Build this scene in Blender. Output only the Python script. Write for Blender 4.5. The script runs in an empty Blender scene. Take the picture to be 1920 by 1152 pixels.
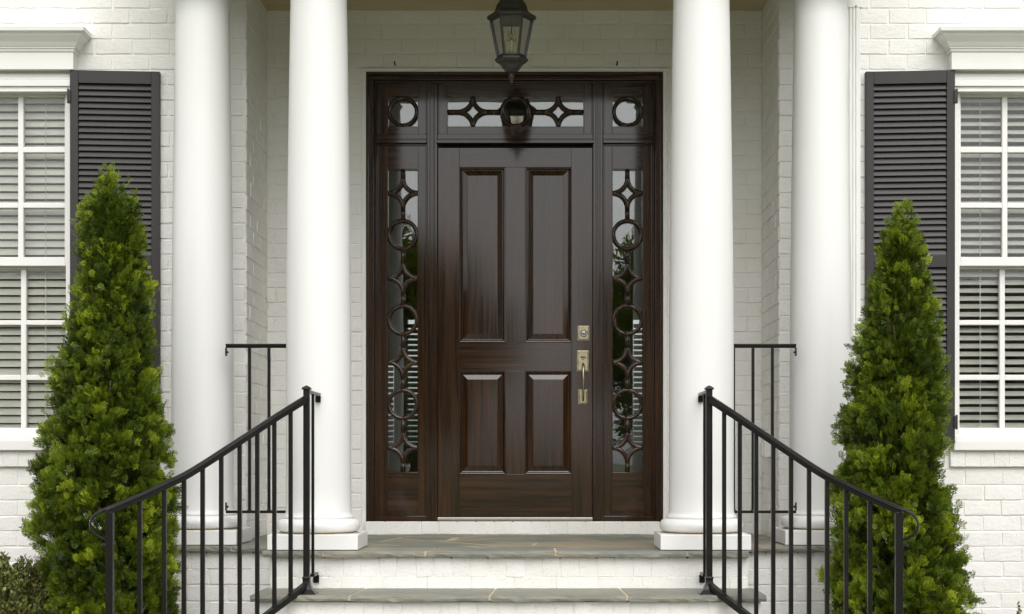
import bpy, math, random
import numpy as np
from mathutils import Vector, Matrix
random.seed(7)
rng = np.random.default_rng(7)
R = math.radians
PI = math.pi
SC = bpy.context.scene
COL = SC.collection

# ------------------------------------------------------------------ camera
F, CX, CY, CAMX, CAMZ = 2975.0, 1010.0, 860.0, 0.13, 1.40
cd = bpy.data.cameras.new('camera')
cam = bpy.data.objects.new('camera', cd)
COL.objects.link(cam)
cam.location = (CAMX, 0, CAMZ)
cam.rotation_euler = (R(90), 0, 0)
cd.sensor_width = 36
cd.lens = F / 1920 * 36
cd.shift_x = -(CX - 960) / 1920
cd.shift_y = (CY - 576) / 1920
cd.clip_start = .05
cd.clip_end = 2000
SC.camera = cam

# ------------------------------------------------------------------ light
SUN_EL, SUN_AZ = R(52), R(14)          # sun in front of the house, a little to the right
w = bpy.data.worlds.new('World')
SC.world = w
w.use_nodes = True
nt = w.node_tree
nt.nodes.clear()
sky = nt.nodes.new('ShaderNodeTexSky')
sky.sky_type = 'NISHITA'
sky.sun_disc = False
sky.sun_elevation = SUN_EL
sky.sun_rotation = PI - SUN_AZ
sky.air_density = 1.0
sky.dust_density = 3.0
hs = nt.nodes.new('ShaderNodeHueSaturation')
hs.inputs['Saturation'].default_value = .03
bg = nt.nodes.new('ShaderNodeBackground')
bg.inputs['Strength'].default_value = .15
wo = nt.nodes.new('ShaderNodeOutputWorld')
nt.links.new(sky.outputs[0], hs.inputs['Color'])
nt.links.new(hs.outputs[0], bg.inputs[0])
nt.links.new(bg.outputs[0], wo.inputs[0])
sl = bpy.data.lights.new('sun', 'SUN')
sl.energy = .75
sl.angle = R(60)
sl.color = (1, .95, .885)
so = bpy.data.objects.new('sun', sl)
COL.objects.link(so)
sd = Vector((math.sin(SUN_AZ) * math.cos(SUN_EL), -math.cos(SUN_AZ) * math.cos(SUN_EL), math.sin(SUN_EL)))
so.rotation_euler = sd.to_track_quat('Z', 'Y').to_euler()
so.location = (3, -6, 9)
SC.view_settings.view_transform = 'Standard'
SC.view_settings.look = 'None'
SC.view_settings.exposure = 0.72
SC.view_settings.gamma = 1
SC.cycles.max_bounces = 10
SC.cycles.diffuse_bounces = 6
SC.cycles.transparent_max_bounces = 24

def X(px, d): return CAMX + (px - CX) * d / F
def Z(py, d): return CAMZ + (CY - py) * d / F

# ------------------------------------------------------------------ materials
class NB:
    def __init__(s, name):
        s.m = bpy.data.materials.new(name)
        s.m.use_nodes = True
        s.t = s.m.node_tree
        s.b = s.t.nodes['Principled BSDF']
        s.out = s.t.nodes['Material Output']
        s._tc = None
    def n(s, typ, **kw):
        x = s.t.nodes.new(typ)
        for k, v in kw.items():
            if k.startswith('i_'):
                x.inputs[k[2:].replace('_', ' ')].default_value = v
            else:
                setattr(x, k, v)
        return x
    def l(s, a, b): s.t.links.new(a, b)
    def tc(s, scale=(1, 1, 1)):
        if s._tc is None: s._tc = s.n('ShaderNodeTexCoord')
        mp = s.n('ShaderNodeMapping')
        mp.inputs['Scale'].default_value = scale
        s.l(s._tc.outputs['Object'], mp.inputs[0])
        return mp.outputs[0]
    def noise(s, scale, detail=4, rough=.55, st=(1, 1, 1), dist=0):
        x = s.n('ShaderNodeTexNoise')
        x.inputs['Scale'].default_value = scale
        x.inputs['Detail'].default_value = detail
        x.inputs['Roughness'].default_value = rough
        x.inputs['Distortion'].default_value = dist
        s.l(s.tc(st), x.inputs['Vector'])
        return x.outputs['Fac']
    def ramp(s, fac, stops):
        r = s.n('ShaderNodeValToRGB')
        e = r.color_ramp.elements
        e[0].position, e[0].color = stops[0][0], c4(stops[0][1])
        e[1].position, e[1].color = stops[-1][0], c4(stops[-1][1])
        for p, c in stops[1:-1]:
            q = e.new(p); q.color = c4(c)
        s.l(fac, r.inputs[0])
        return r.outputs[0]
    def mix(s, fac, a, b, mode='MIX'):
        x = s.n('ShaderNodeMix', data_type='RGBA', blend_type=mode)
        for k, v in ((0, fac), (6, a), (7, b)):
            if hasattr(v, 'is_output') or isinstance(v, bpy.types.NodeSocket): s.l(v, x.inputs[k])
            else: x.inputs[k].default_value = v if k == 0 else c4(v)
        return x.outputs[2]
    def math(s, op, a, b=0.0):
        x = s.n('ShaderNodeMath', operation=op)
        for k, v in ((0, a), (1, b)):
            if isinstance(v, bpy.types.NodeSocket): s.l(v, x.inputs[k])
            else: x.inputs[k].default_value = v
        return x.outputs[0]
    def bump(s, h, strength=.3, dist=.002, prev=None):
        x = s.n('ShaderNodeBump')
        x.inputs['Strength'].default_value = strength
        x.inputs['Distance'].default_value = dist
        s.l(h, x.inputs['Height'])
        if prev is not None: s.l(prev, x.inputs['Normal'])
        return x.outputs[0]

def c4(c):
    if isinstance(c, (int, float)): return (c, c, c, 1)
    return tuple(c) + (1,) if len(c) == 3 else tuple(c)

def simple(name, col, rough=.5, metal=0, var=.06, vs=6, bs=0, bscale=60, bd=.001, coat=0):
    k = NB(name)
    hi = tuple(min(1, v * (1 + var)) for v in col)
    lo = tuple(v * (1 - var) for v in col)
    k.l(k.ramp(k.noise(vs, 5), [(.3, lo), (.7, hi)]), k.b.inputs['Base Color'])
    k.b.inputs['Roughness'].default_value = rough
    k.b.inputs['Metallic'].default_value = metal
    k.b.inputs['Coat Weight'].default_value = coat
    if bs: k.l(k.bump(k.noise(bscale, 4), bs, bd), k.b.inputs['Normal'])
    return k.m

def brick_paint(name, course=False):
    k = NB(name)
    base = k.ramp(k.noise(2.3, 4), [(.3, (.742, .726, .690)), (.7, (.798, .786, .758))])
    rough = k.noise(95, 6, .7, (1, 1, 1.7))
    pit = k.ramp(rough, [(.30, (.62, .61, .58)), (.42, (1, 1, 1))])
    col = k.mix(1, base, pit, 'MULTIPLY')
    # hairline pits and grime specks
    sp = k.ramp(k.noise(55, 5, .75, (1, 1, 2.6), .4), [(.22, (.42, .40, .36)), (.32, (1, 1, 1))])
    col = k.mix(.8, col, sp, 'MULTIPLY')
    k.l(col, k.b.inputs['Base Color'])
    k.b.inputs['Roughness'].default_value = .62
    b1 = k.bump(k.noise(30, 6, .65, (1, 1, 1.6), .5), .75, .004)
    b2 = k.bump(rough, .5, .0016, b1)
    k.l(b2, k.b.inputs['Normal'])
    return k.m

def wood(name, axis='z'):
    k = NB(name)
    st = (1, 1, .035) if axis == 'z' else (.035, 1, 1)
    g1 = k.noise(42, 5, .6, st, .3)
    g2 = k.noise(150, 4, .6, st)
    st2 = (1, 1, .18) if axis == 'z' else (.18, 1, 1)
    g3 = k.noise(7, 3, .5, st2)
    c1 = k.ramp(g1, [(.28, (.016, .0068, .0022)), (.50, (.043, .0175, .0048)), (.76, (.084, .032, .0082))])
    c2 = k.ramp(g2, [(.35, (.55, .5, .45)), (.65, (1.0, 1.0, 1.0))])
    c = k.mix(.8, c1, c2, 'MULTIPLY')
    c3 = k.ramp(g3, [(.35, (.45, .5, .5)), (.68, (1.0, .95, .9))])
    c = k.mix(.7, c, c3, 'MULTIPLY')
    k.l(c, k.b.inputs['Base Color'])
    k.b.inputs['Roughness'].default_value = .42
    k.b.inputs['Specular IOR Level'].default_value = .06
    k.b.inputs['Coat Weight'].default_value = 1
    k.b.inputs['Coat IOR'].default_value = 1.56
    k.l(k.math('ADD', k.math('MULTIPLY', g1, .12), .03), k.b.inputs['Coat Roughness'])
    bp = k.bump(g1, .10, .0012)
    k.l(bp, k.b.inputs['Normal'])
    k.l(k.bump(g1, .055, .0012), k.b.inputs['Coat Normal'])
    return k.m

def glass(name, ior=1.6, tint=(.93, .96, .95), rough=.0, wav=.02):
    k = NB(name)
    k.t.nodes.remove(k.b)
    tr = k.n('ShaderNodeBsdfTransparent'); tr.inputs[0].default_value = c4(tint)
    gl = k.n('ShaderNodeBsdfGlossy'); gl.inputs['Roughness'].default_value = rough
    fr = k.n('ShaderNodeFresnel'); fr.inputs['IOR'].default_value = ior
    if wav:
        b = k.bump(k.noise(5, 2), wav, .01)
        k.l(b, gl.inputs['Normal'])
    mx = k.n('ShaderNodeMixShader')
    # thin pane: the front and back faces are both in the mesh
    k.l(fr.outputs[0], mx.inputs[0]); k.l(tr.outputs[0], mx.inputs[1]); k.l(gl.outputs[0], mx.inputs[2])
    k.l(mx.outputs[0], k.out.inputs[0])
    return k.m

def stone(name, paving=False):
    k = NB(name)
    n1 = k.noise(2.6, 6, .65, (1, 1, 2))
    c = k.ramp(n1, [(.30, (.155, .162, .145)), (.45, (.220, .220, .188)), (.60, (.262, .248, .196)), (.78, (.31, .27, .20))])
    n2 = k.noise(30, 6, .7, (.35, 1, 3))
    c = k.mix(.75, c, k.ramp(n2, [(.32, (.62, .62, .60)), (.62, (1.0, 1.0, 1.0))]), 'MULTIPLY')
    if paving:
        v = k.n('ShaderNodeTexVoronoi', feature='DISTANCE_TO_EDGE'); v.inputs['Scale'].default_value = 1.9
        v2 = k.n('ShaderNodeTexVoronoi', feature='F1'); v2.inputs['Scale'].default_value = 1.9
        tcv = k.tc((1, 1.5, 1))
        k.l(tcv, v.inputs['Vector']); k.l(tcv, v2.inputs['Vector'])
        sep = k.n('ShaderNodeSeparateColor'); k.l(v2.outputs['Color'], sep.inputs[0])
        cc = k.ramp(sep.outputs[0], [(.0, (.72, .80, .82)), (.5, (1, .98, .9)), (1.0, (1.15, .98, .8))])
        c = k.mix(1, c, cc, 'MULTIPLY')
        e = k.ramp(v.outputs['Distance'], [(.009, 1.0), (.016, 0.0)])
        c = k.mix(e, c, (.42, .37, .27))
        k.l(k.bump(v.outputs['Distance'], .1, .004, k.bump(n2, .35, .003)), k.b.inputs['Normal'])
    else:
        k.l(k.bump(n2, .6, .004), k.b.inputs['Normal'])
    k.l(c, k.b.inputs['Base Color'])
    k.b.inputs['Roughness'].default_value = .6
    return k.m

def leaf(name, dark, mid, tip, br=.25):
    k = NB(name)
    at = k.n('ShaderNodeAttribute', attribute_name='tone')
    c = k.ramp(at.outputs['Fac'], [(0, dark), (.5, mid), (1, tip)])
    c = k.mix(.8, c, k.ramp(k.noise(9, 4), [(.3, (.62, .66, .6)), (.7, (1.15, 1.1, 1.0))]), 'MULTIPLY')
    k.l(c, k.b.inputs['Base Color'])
    k.b.inputs['Roughness'].default_value = .55
    k.b.inputs['Specular IOR Level'].default_value = .35
    tl = k.n('ShaderNodeBsdfTranslucent'); k.l(c, tl.inputs[0])
    mx = k.n('ShaderNodeMixShader'); mx.inputs[0].default_value = br
    k.l(k.b.outputs[0], mx.inputs[1]); k.l(tl.outputs[0], mx.inputs[2]); k.l(mx.outputs[0], k.out.inputs[0])
    return k.m

def brass(name):
    k = NB(name)
    k.l(k.ramp(k.noise(60, 5, .6), [(.3, (.36, .31, .19)), (.7, (.56, .50, .35))]), k.b.inputs['Base Color'])
    k.b.inputs['Metallic'].default_value = 1
    k.b.inputs['Roughness'].default_value = .33
    k.l(k.bump(k.noise(260, 3), .15, .0005), k.b.inputs['Normal'])
    return k.m

def iron(name):
    k = NB(name)
    k.l(k.ramp(k.noise(14, 5, .6), [(.3, (.006, .0055, .005)), (.62, (.010, .009, .008)), (.8, (.022, .016, .012))]), k.b.inputs['Base Color'])
    k.b.inputs['Roughness'].default_value = .30
    k.b.inputs['Specular IOR Level'].default_value = .28
    k.l(k.bump(k.noise(160, 4), .25, .0008), k.b.inputs['Normal'])
    return k.m

def mulch(name, a, b, sc=30):
    k = NB(name)
    n = k.noise(sc, 8, .7)
    k.l(k.ramp(n, [(.3, a), (.7, b)]), k.b.inputs['Base Color'])
    k.b.inputs['Roughness'].default_value = .9
    k.l(k.bump(n, .8, .02), k.b.inputs['Normal'])
    return k.m

def far_brick(name):
    k = NB(name)
    bt = k.n('ShaderNodeTexBrick')
    bt.inputs['Scale'].default_value = 1
    bt.inputs['Brick Width'].default_value = .195
    bt.inputs['Row Height'].default_value = .0769
    bt.inputs['Mortar Size'].default_value = .004
    bt.inputs['Mortar Smooth'].default_value = .3
    mp = k.n('ShaderNodeMapping'); tcn = k.n('ShaderNodeTexCoord')
    k.l(tcn.outputs['Object'], mp.inputs[0]); mp.inputs['Rotation'].default_value = (R(90), 0, 0)
    k.l(mp.outputs[0], bt.inputs['Vector'])
    k.b.inputs['Base Color'].default_value = (.79, .78, .75, 1)
    k.b.inputs['Roughness'].default_value = .62
    inv = k.math('SUBTRACT', 1.0, bt.outputs['Fac'])
    k.l(k.bump(k.noise(30, 5), .4, .004, k.bump(inv, .6, .004)), k.b.inputs['Normal'])
    return k.m

def column_paint(name):
    k = NB(name)
    c = k.ramp(k.noise(3, 5, .6, (1, 1, .25)), [(.3, (.735, .731, .715)), (.7, (.765, .762, .750))])
    sp = k.ramp(k.noise(26, 5, .8), [(.16, (.55, .50, .42)), (.21, (1, 1, 1))])
    c = k.mix(.5, c, sp, 'MULTIPLY')
    k.l(c, k.b.inputs['Base Color'])
    k.l(k.ramp(k.noise(8, 4), [(.3, .30), (.7, .48)]), k.b.inputs['Roughness'])
    k.l(k.bump(k.noise(60, 4, .5, (1, 1, .15)), .10, .0010, k.bump(k.noise(4, 3), .12, .004)), k.b.inputs['Normal'])
    return k.m

M = dict(
    brick=brick_paint('painted_brick'),
    farbrick=far_brick('painted_brick_wall'),
    trim=simple('white_trim_paint', (.765, .752, .725), .38, var=.025, vs=3, bs=.08, bscale=40),
    column=column_paint('white_column_paint'),
    wood=wood('stained_wood', 'z'),
    woodh=wood('stained_wood_cross_grain', 'x'),
    shutter=simple('charcoal_paint', (.022, .0185, .0172), .5, var=.12, vs=5, bs=.12, bscale=70),
    glass=glass('clear_glass', 1.5, (.99, .995, .985)),
    doorglass=glass('door_glass', 2.15, (.80, .84, .82)),
    lampglass=glass('seeded_glass', 1.7, (.95, .93, .88), .12, .2),
    blind=simple('blind_slat', (.90, .895, .82), .5, var=.03),
    cord=simple('blind_cord', (.74, .74, .68), .7),
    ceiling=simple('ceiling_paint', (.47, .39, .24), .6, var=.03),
    stone=stone('bluestone'),
    paving=stone('flagstone_paving', True),
    mortar=simple('tan_mortar', (.50, .43, .32), .9, var=.12, vs=25, bs=.6, bscale=90, bd=.003),
    iron=iron('black_iron'),
    brass=brass('satin_brass'),
    steel=simple('lock_cylinder', (.60, .58, .54), .28, 1, var=.05),
    black=simple('black_keyway', (.01, .01, .01), .5),
    bronze=simple('lantern_metal', (.040, .038, .032), .45, .3, var=.2, vs=30, bs=.2, bscale=90),
    candle=simple('candle_sleeve', (.74, .69, .56), .5),
    bulb=glass('bulb_glass', 1.45, (.98, .98, .98)),
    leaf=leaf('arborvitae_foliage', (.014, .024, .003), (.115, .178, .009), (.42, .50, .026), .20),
    box=leaf('boxwood_foliage', (.045, .060, .016), (.13, .155, .035), (.28, .29, .080), .2),
    bark=simple('bark', (.11, .065, .04), .85, var=.35, vs=30, bs=.6, bscale=60, bd=.004),
    interior=simple('room_paint', (.42, .40, .35), .8),
    roomshade=simple('painted_room_shade', (.05, .048, .035), .8),  # near-black colour stands in for the unlit depth behind the blinds
    floorboards=simple('dark_floorboards', (.04, .022, .012), .35, var=.3),
    lawn=mulch('lawn', (.045, .075, .018), (.10, .14, .035), 12),
    soil=mulch('bark_mulch', (.05, .032, .02), (.16, .11, .075), 40),
    path=simple('concrete_path', (.42, .40, .36), .85, var=.12, vs=3, bs=.4, bscale=80),
    asphalt=simple('asphalt', (.055, .055, .055), .9, var=.2, vs=5, bs=.4, bscale=80),
    houseb=simple('tan_siding', (.30, .26, .21), .8, var=.08),
    roof=simple('grey_shingle', (.06, .058, .055), .9, var=.3, vs=10),
    winglass=simple('dark_window', (.02, .022, .025), .1),
    strap=simple('white_aluminium', (.79, .785, .76), .4, .0, var=.03),
    threshold=simple('threshold_metal', (.42, .40, .36), .35, 1, var=.1, vs=40),
)

# ------------------------------------------------------------------ mesh helpers
class MB:
    def __init__(s): s.v = []; s.f = []; s.sm = []
    def add(s, vs, fs, smooth=False):
        o = len(s.v)
        s.v += [tuple(p) for p in vs]
        s.f += [tuple(i + o for i in f) for f in fs]
        s.sm += [smooth] * len(fs)
    def box(s, x0, x1, y0, y1, z0, z1):
        if x0 > x1: x0, x1 = x1, x0
        if y0 > y1: y0, y1 = y1, y0
        if z0 > z1: z0, z1 = z1, z0
        s.add([(x0, y0, z0), (x1, y0, z0), (x1, y1, z0), (x0, y1, z0), (x0, y0, z1), (x1, y0, z1), (x1, y1, z1), (x0, y1, z1)],
              [(0, 3, 2, 1), (4, 5, 6, 7), (0, 1, 5, 4), (1, 2, 6, 5), (2, 3, 7, 6), (3, 0, 4, 7)])
    def obox(s, c, h, rot):
        m = rot if isinstance(rot, Matrix) else Matrix.Identity(3)
        vs = [Vector(c) + m @ Vector((a * h[0], b * h[1], e * h[2])) for e in (-1, 1) for a, b in ((-1, -1), (1, -1), (1, 1), (-1, 1))]
        s.add(vs, [(0, 3, 2, 1), (4, 5, 6, 7), (0, 1, 5, 4), (1, 2, 6, 5), (2, 3, 7, 6), (3, 0, 4, 7)])
    def lathe(s, prof, cx, cy, n=48, smooth=True, rot=0, cap=True):
        vs = []
        for r, z in prof:
            for k in range(n):
                a = rot + 2 * PI * k / n
                vs.append((cx + r * math.cos(a), cy + r * math.sin(a), z))
        fs = []
        for i in range(len(prof) - 1):
            for k in range(n):
                k2 = (k + 1) % n
                fs.append((i * n + k, i * n + k2, (i + 1) * n + k2, (i + 1) * n + k))
        s.add(vs, fs, smooth)
        if cap:
            o = len(s.v) - len(vs)
            s.f.append(tuple(o + k for k in reversed(range(n)))); s.sm.append(False)
            s.f.append(tuple(o + (len(prof) - 1) * n + k for k in range(n))); s.sm.append(False)
    def sweep(s, pts, w, h, n=8, up=Vector((0, 0, 1)), closed=False, square=False, taper=None, smooth=True):
        pts = [Vector(p) for p in pts]
        N = len(pts)
        if square: prof = [(-1, -1), (1, -1), (1, 1), (-1, 1)]
        else: prof = [(math.cos(2 * PI * k / n), math.sin(2 * PI * k / n)) for k in range(n)]
        m = len(prof)
        vs = []
        for i, p in enumerate(pts):
            a = pts[(i - 1) % N] if (closed or i > 0) else p
            b = pts[(i + 1) % N] if (closed or i < N - 1) else p
            t = (b - a).normalized()
            sd = t.cross(up)
            if sd.length < 1e-5: sd = t.cross(Vector((1, 0, 0)))
            sd.normalize()
            u = sd.cross(t).normalized()
            q = taper[i] if taper else 1
            for a_, b_ in prof: vs.append(p + sd * (a_ * w * q) + u * (b_ * h * q))
        fs = []
        for i in range(N if closed else N - 1):
            j = (i + 1) % N
            for k in range(m):
                k2 = (k + 1) % m
                fs.append((i * m + k, i * m + k2, j * m + k2, j * m + k))
        if not closed:
            fs.append(tuple(reversed(range(m)))); fs.append(tuple((N - 1) * m + k for k in range(m)))
        s.add(vs, fs, smooth and not square)
    def rings(s, loops, cap=True, flip=False):
        # loops: list of (x0,x1,z0,z1,y) rectangles facing -Y
        vs = []
        for x0, x1, z0, z1, y in loops:
            vs += [(x0, y, z0), (x1, y, z0), (x1, y, z1), (x0, y, z1)]
        fs = []
        for i in range(len(loops) - 1):
            for k in range(4):
                k2 = (k + 1) % 4
                fs.append((i * 4 + k, i * 4 + k2, (i + 1) * 4 + k2, (i + 1) * 4 + k))
        if cap:
            o = (len(loops) - 1) * 4
            fs.append((o, o + 1, o + 2, o + 3))
        s.add(vs, fs)
    def build(s, name, mat, parent=None, bevel=0, seg=2, fix=False):
        me = bpy.data.meshes.new(name)
        me.from_pydata(s.v, [], s.f)
        me.polygons.foreach_set('use_smooth', s.sm)
        me.materials.append(M[mat] if isinstance(mat, str) else mat)
        me.update()
        if fix:
            import bmesh
            b = bmesh.new(); b.from_mesh(me)
            bmesh.ops.recalc_face_normals(b, faces=b.faces[:])
            b.to_mesh(me); b.free()
        o = bpy.data.objects.new(name, me)
        COL.objects.link(o)
        if parent is not None: attach(o, parent)
        if bevel:
            md = o.modifiers.new('bevel', 'BEVEL')
            md.width = bevel; md.segments = seg; md.limit_method = 'ANGLE'; md.angle_limit = R(35)
            md.harden_normals = False
        return o

def attach(o, parent):
    # parts keep world coordinates: a part's own matrix is the identity, a thing's is its location
    o.parent = parent
    if parent.parent is None: o.matrix_parent_inverse = Matrix.Translation(-Vector(parent.location))
def thing(name, label, cat, loc, group=None):
    o = bpy.data.objects.new(name, None)
    o.empty_display_size = .1
    COL.objects.link(o)
    o.location = loc
    o['label'] = label; o['category'] = cat
    if group: o['group'] = group
    return o
def tag(o, label, cat, group=None):
    o['label'] = label; o['category'] = cat
    if group: o['group'] = group
    return o
def structure(o): o['kind'] = 'structure'; return o

# brick facing on a vertical plane: P(u, z, out) -> point
def subtract(iv, holes):
    out = [iv]
    for a, b in holes:
        nx = []
        for p, q in out:
            if b <= p or a >= q: nx.append((p, q)); continue
            if a > p: nx.append((p, a))
            if b < q: nx.append((b, q))
        out = nx
    return out
def brickwork(mb, P, u0, u1, z0, z1, course, length, zanch, uanch, holes=(), joint=.0080, proud=.0046, half=True, flip=False):
    k0 = math.floor((z0 - zanch) / course) - 1
    k1 = math.ceil((z1 - zanch) / course) + 1
    for k in range(k0, k1):
        zb = zanch + k * course + joint / 2; zt = zanch + (k + 1) * course - joint / 2
        zb, zt = max(zb, z0), min(zt, z1)
        if zt - zb < .012: continue
        off = uanch + (length / 2 if (half and k % 2) else 0) + random.uniform(-.008, .008)
        j0 = math.floor((u0 - off) / length) - 1; j1 = math.ceil((u1 - off) / length) + 1
        sag = random.uniform(-.001, .001)
        for j in range(j0, j1):
            a = off + j * length + joint / 2 + random.uniform(-.003, .003); b = off + (j + 1) * length - joint / 2 + random.uniform(-.003, .003)
            a, b = max(a, u0), min(b, u1)
            if b - a < .02: continue
            for p, q in subtract((a, b), [(h[0], h[1]) for h in holes if h[3] > zb + .004 and h[2] < zt - .004]):
                if q - p < .018: continue
                nx = max(2, int((q - p) / .022)); nz = 3
                us = np.linspace(p, q, nx + 1); zs = np.linspace(zb, zt, nz + 1)
                o0 = random.uniform(-.0013, .0016)
                base = len(mb.v)
                grid = []
                jit = rng.normal(0, 1, (nx + 1, nz + 1, 3))
                tlt = random.uniform(-.0008, .0008)
                for i in range(nx + 1):
                    for m in range(nz + 1):
                        edge = (i in (0, nx)) or (m in (0, nz))
                        du = jit[i, m, 0] * (.0009 if i in (0, nx) else 0)
                        dz = jit[i, m, 1] * (.0009 if m in (0, nz) else .0) + sag
                        out = proud + o0 + tlt * (m - 1.5) + jit[i, m, 2] * .0004 - (.0005 if edge else 0)
                        grid.append(P(us[i] + du + (.0012 if i == 0 else -.0012 if i == nx else 0), zs[m] + dz + (.0014 if m == 0 else -.0012 if m == nz else 0), out))
                fs = []
                for i in range(nx):
                    for m in range(nz):
                        q4 = (i * (nz + 1) + m, (i + 1) * (nz + 1) + m, (i + 1) * (nz + 1) + m + 1, i * (nz + 1) + m + 1)
                        fs.append(q4 if not flip else q4[::-1])
                fs2 = []
                ring = [(i, 0) for i in range(nx + 1)] + [(nx, m) for m in range(1, nz + 1)] + [(i, nz) for i in range(nx - 1, -1, -1)] + [(0, m) for m in range(nz - 1, 0, -1)]
                n0 = len(grid)
                for i, m in ring: grid.append(grid[i * (nz + 1) + m])
                for i, m in ring:
                    uu = us[i] + (-.0008 if i == 0 else .0008 if i == nx else 0)
                    zz = zs[m] + sag + (-.0008 if m == 0 else .0008 if m == nz else 0)
                    grid.append(P(uu, zz, -.0012))
                L = len(ring)
                for r in range(L):
                    r2 = (r + 1) % L
                    q4 = (n0 + L + r, n0 + L + r2, n0 + r2, n0 + r)
                    fs2.append(q4 if not flip else q4[::-1])
                mb.add(grid, fs, True); o_ = len(mb.v) - len(grid)
                mb.f += [tuple(i_ + o_ for i_ in f_) for f_ in fs2]; mb.sm += [False] * len(fs2)
def wall_sheet(mb, x0, x1, y, z0, z1, holes, thick=.1):
    # wall slab with rectangular holes, facing -Y
    xs = sorted({x0, x1} | {h[0] for h in holes} | {h[1] for h in holes})
    zs = sorted({z0, z1} | {h[2] for h in holes} | {h[3] for h in holes})
    xs = [v for v in xs if x0 <= v <= x1]; zs = [v for v in zs if z0 <= v <= z1]
    idx = {}
    def vid(x, yy, z):
        key = (round(x, 5), round(yy, 5), round(z, 5))
        if key not in idx: idx[key] = len(mb.v); mb.v.append((x, yy, z))
        return idx[key]
    def solid(i, k):
        if i < 0 or k < 0 or i >= len(xs) - 1 or k >= len(zs) - 1: return False
        cx, cz = (xs[i] + xs[i + 1]) / 2, (zs[k] + zs[k + 1]) / 2
        return not any(h[0] < cx < h[1] and h[2] < cz < h[3] for h in holes)
    yb = y + thick
    for i in range(len(xs) - 1):
        for k in range(len(zs) - 1):
            if not solid(i, k): continue
            a, b, c, d = xs[i], xs[i + 1], zs[k], zs[k + 1]
            mb.f.append((vid(a, y, c), vid(b, y, c), vid(b, y, d), vid(a, y, d))); mb.sm.append(False)
            mb.f.append((vid(a, yb, c), vid(a, yb, d), vid(b, yb, d), vid(b, yb, c))); mb.sm.append(False)
            if not solid(i - 1, k): mb.f.append((vid(a, yb, c), vid(a, y, c), vid(a, y, d), vid(a, yb, d))); mb.sm.append(False)
            if not solid(i + 1, k): mb.f.append((vid(b, y, c), vid(b, yb, c), vid(b, yb, d), vid(b, y, d))); mb.sm.append(False)
            if not solid(i, k - 1): mb.f.append((vid(a, y, c), vid(a, yb, c), vid(b, yb, c), vid(b, y, c))); mb.sm.append(False)
            if not solid(i, k + 1): mb.f.append((vid(a, y, d), vid(b, y, d), vid(b, yb, d), vid(a, yb, d))); mb.sm.append(False)

# ================================================================== the house
WY = 7.94          # front wall plane
BY = 8.53          # back wall of the entrance recess
RX = 1.335         # half width of the recess
CEIL = 3.807
FLOOR = .993       # porch floor top
house = thing('brick_house', 'white painted brick house with dark panelled front door, shuttered windows and portico recess', 'house', (0, WY, 0))

# window geometry (mirrored): opening from WX outward
WX = 2.198
WPX = .192; MUN = .0265
DU = 7.955; DL = 7.99     # sash planes
win_w = .773
win_z0, win_z1 = Z(822, 7.94), Z(134, 7.94)
holes_front = []
for sgn in (-1, 1):
    a, b = sorted((sgn * (WX + .002), sgn * (WX + win_w)))
    holes_front.append((a, b, Z(845, WY), Z(131, WY)))
recess = (-RX, RX, FLOOR - .3, CEIL + .1)
mb = MB()
wall_sheet(mb, -6.5, 6.5, WY, 0, 6.4, holes_front + [recess], .10)
mb.build('front_wall', 'farbrick', house)
ZL = Z(45.5, WY)          # a bed joint of the front wall
sill_h = [(min(s * (WX - .012), s * (WX + win_w + .02)), max(s * (WX - .012), s * (WX + win_w + .02)), Z(876, WY), Z(128, WY)) for s in (-1, 1)]
mb = MB()
PF = lambda u, z, o: (u, WY - o, z)
brickwork(mb, PF, -3.65, -RX + .0, 0.02, 4.3, .0769, .1895, ZL, X(104, WY), sill_h)
brickwork(mb, PF, RX, 3.65, 0.02, 4.3, .0769, .1895, ZL, X(1665, WY), sill_h)
mb.build('front_brickwork', 'brick', house)
# rowlock sills
for s in (-1, 1):
    mb = MB()
    x0, x1 = sorted((s * (WX - .012), s * (WX + win_w + .02)))
    PS = lambda u, z, o: (u, WY - .020 - o, z)
    mb.box(x0, x1, WY - .020, WY + .0, Z(875, WY), Z(845, WY) )
    brickwork(mb, PS, x0, x1, Z(875, WY), Z(845.5, WY), .2, .0745, Z(875, WY) - .004, x0, (), .0045, .0028, False)
    mb.build('sill_brickwork', 'brick', house)

# recess: side walls, back wall
DH = (X(686, BY), X(1243.5, BY), FLOOR - .05, Z(134.5, BY))      # door unit opening
mb = MB()
wall_sheet(mb, -RX - .1, RX + .1, BY, FLOOR - .4, CEIL + .1, [DH], .12)
mb.box(-RX - .1, -RX, WY + .10, BY, FLOOR - .4, CEIL + .1)
mb.box(RX, RX + .1, WY + .10, BY, FLOOR - .4, CEIL + .1)
mb.build('recess_wall', 'brick', house)
mb = MB()
ZB = Z(45.6, BY)
PB = lambda u, z, o: (u, BY - o, z)
brickwork(mb, PB, -RX + .006, RX - .006, FLOOR, CEIL, .0789, .195, ZB, X(549, BY), [(DH[0] - .022, DH[1] + .022, DH[2], Z(128.5, BY))])
mb.box(DH[0] - .02, DH[0] - .001, BY - .0035, BY, FLOOR, DH[3]); mb.box(DH[1] + .001, DH[1] + .02, BY - .0035, BY, FLOOR, DH[3])
mb.build('recess_brickwork', 'brick', house)
mb = MB()
cr = (Z(45.6, BY) - .0)
PLs = lambda u, z, o: (-RX + o, u, z)
PRs = lambda u, z, o: (RX - o, u, z)
brickwork(mb, PLs, WY - .004, BY, FLOOR, CEIL, .0780, .195, cr, WY - .004, flip=False)
mb.build('return_brickwork', 'brick', house)
mb = MB()
brickwork(mb, PRs, WY - .004, BY, FLOOR, CEIL, .0780, .195, cr, WY - .004, flip=True)
mb.build('return_brickwork', 'brick', house, fix=False)
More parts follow.
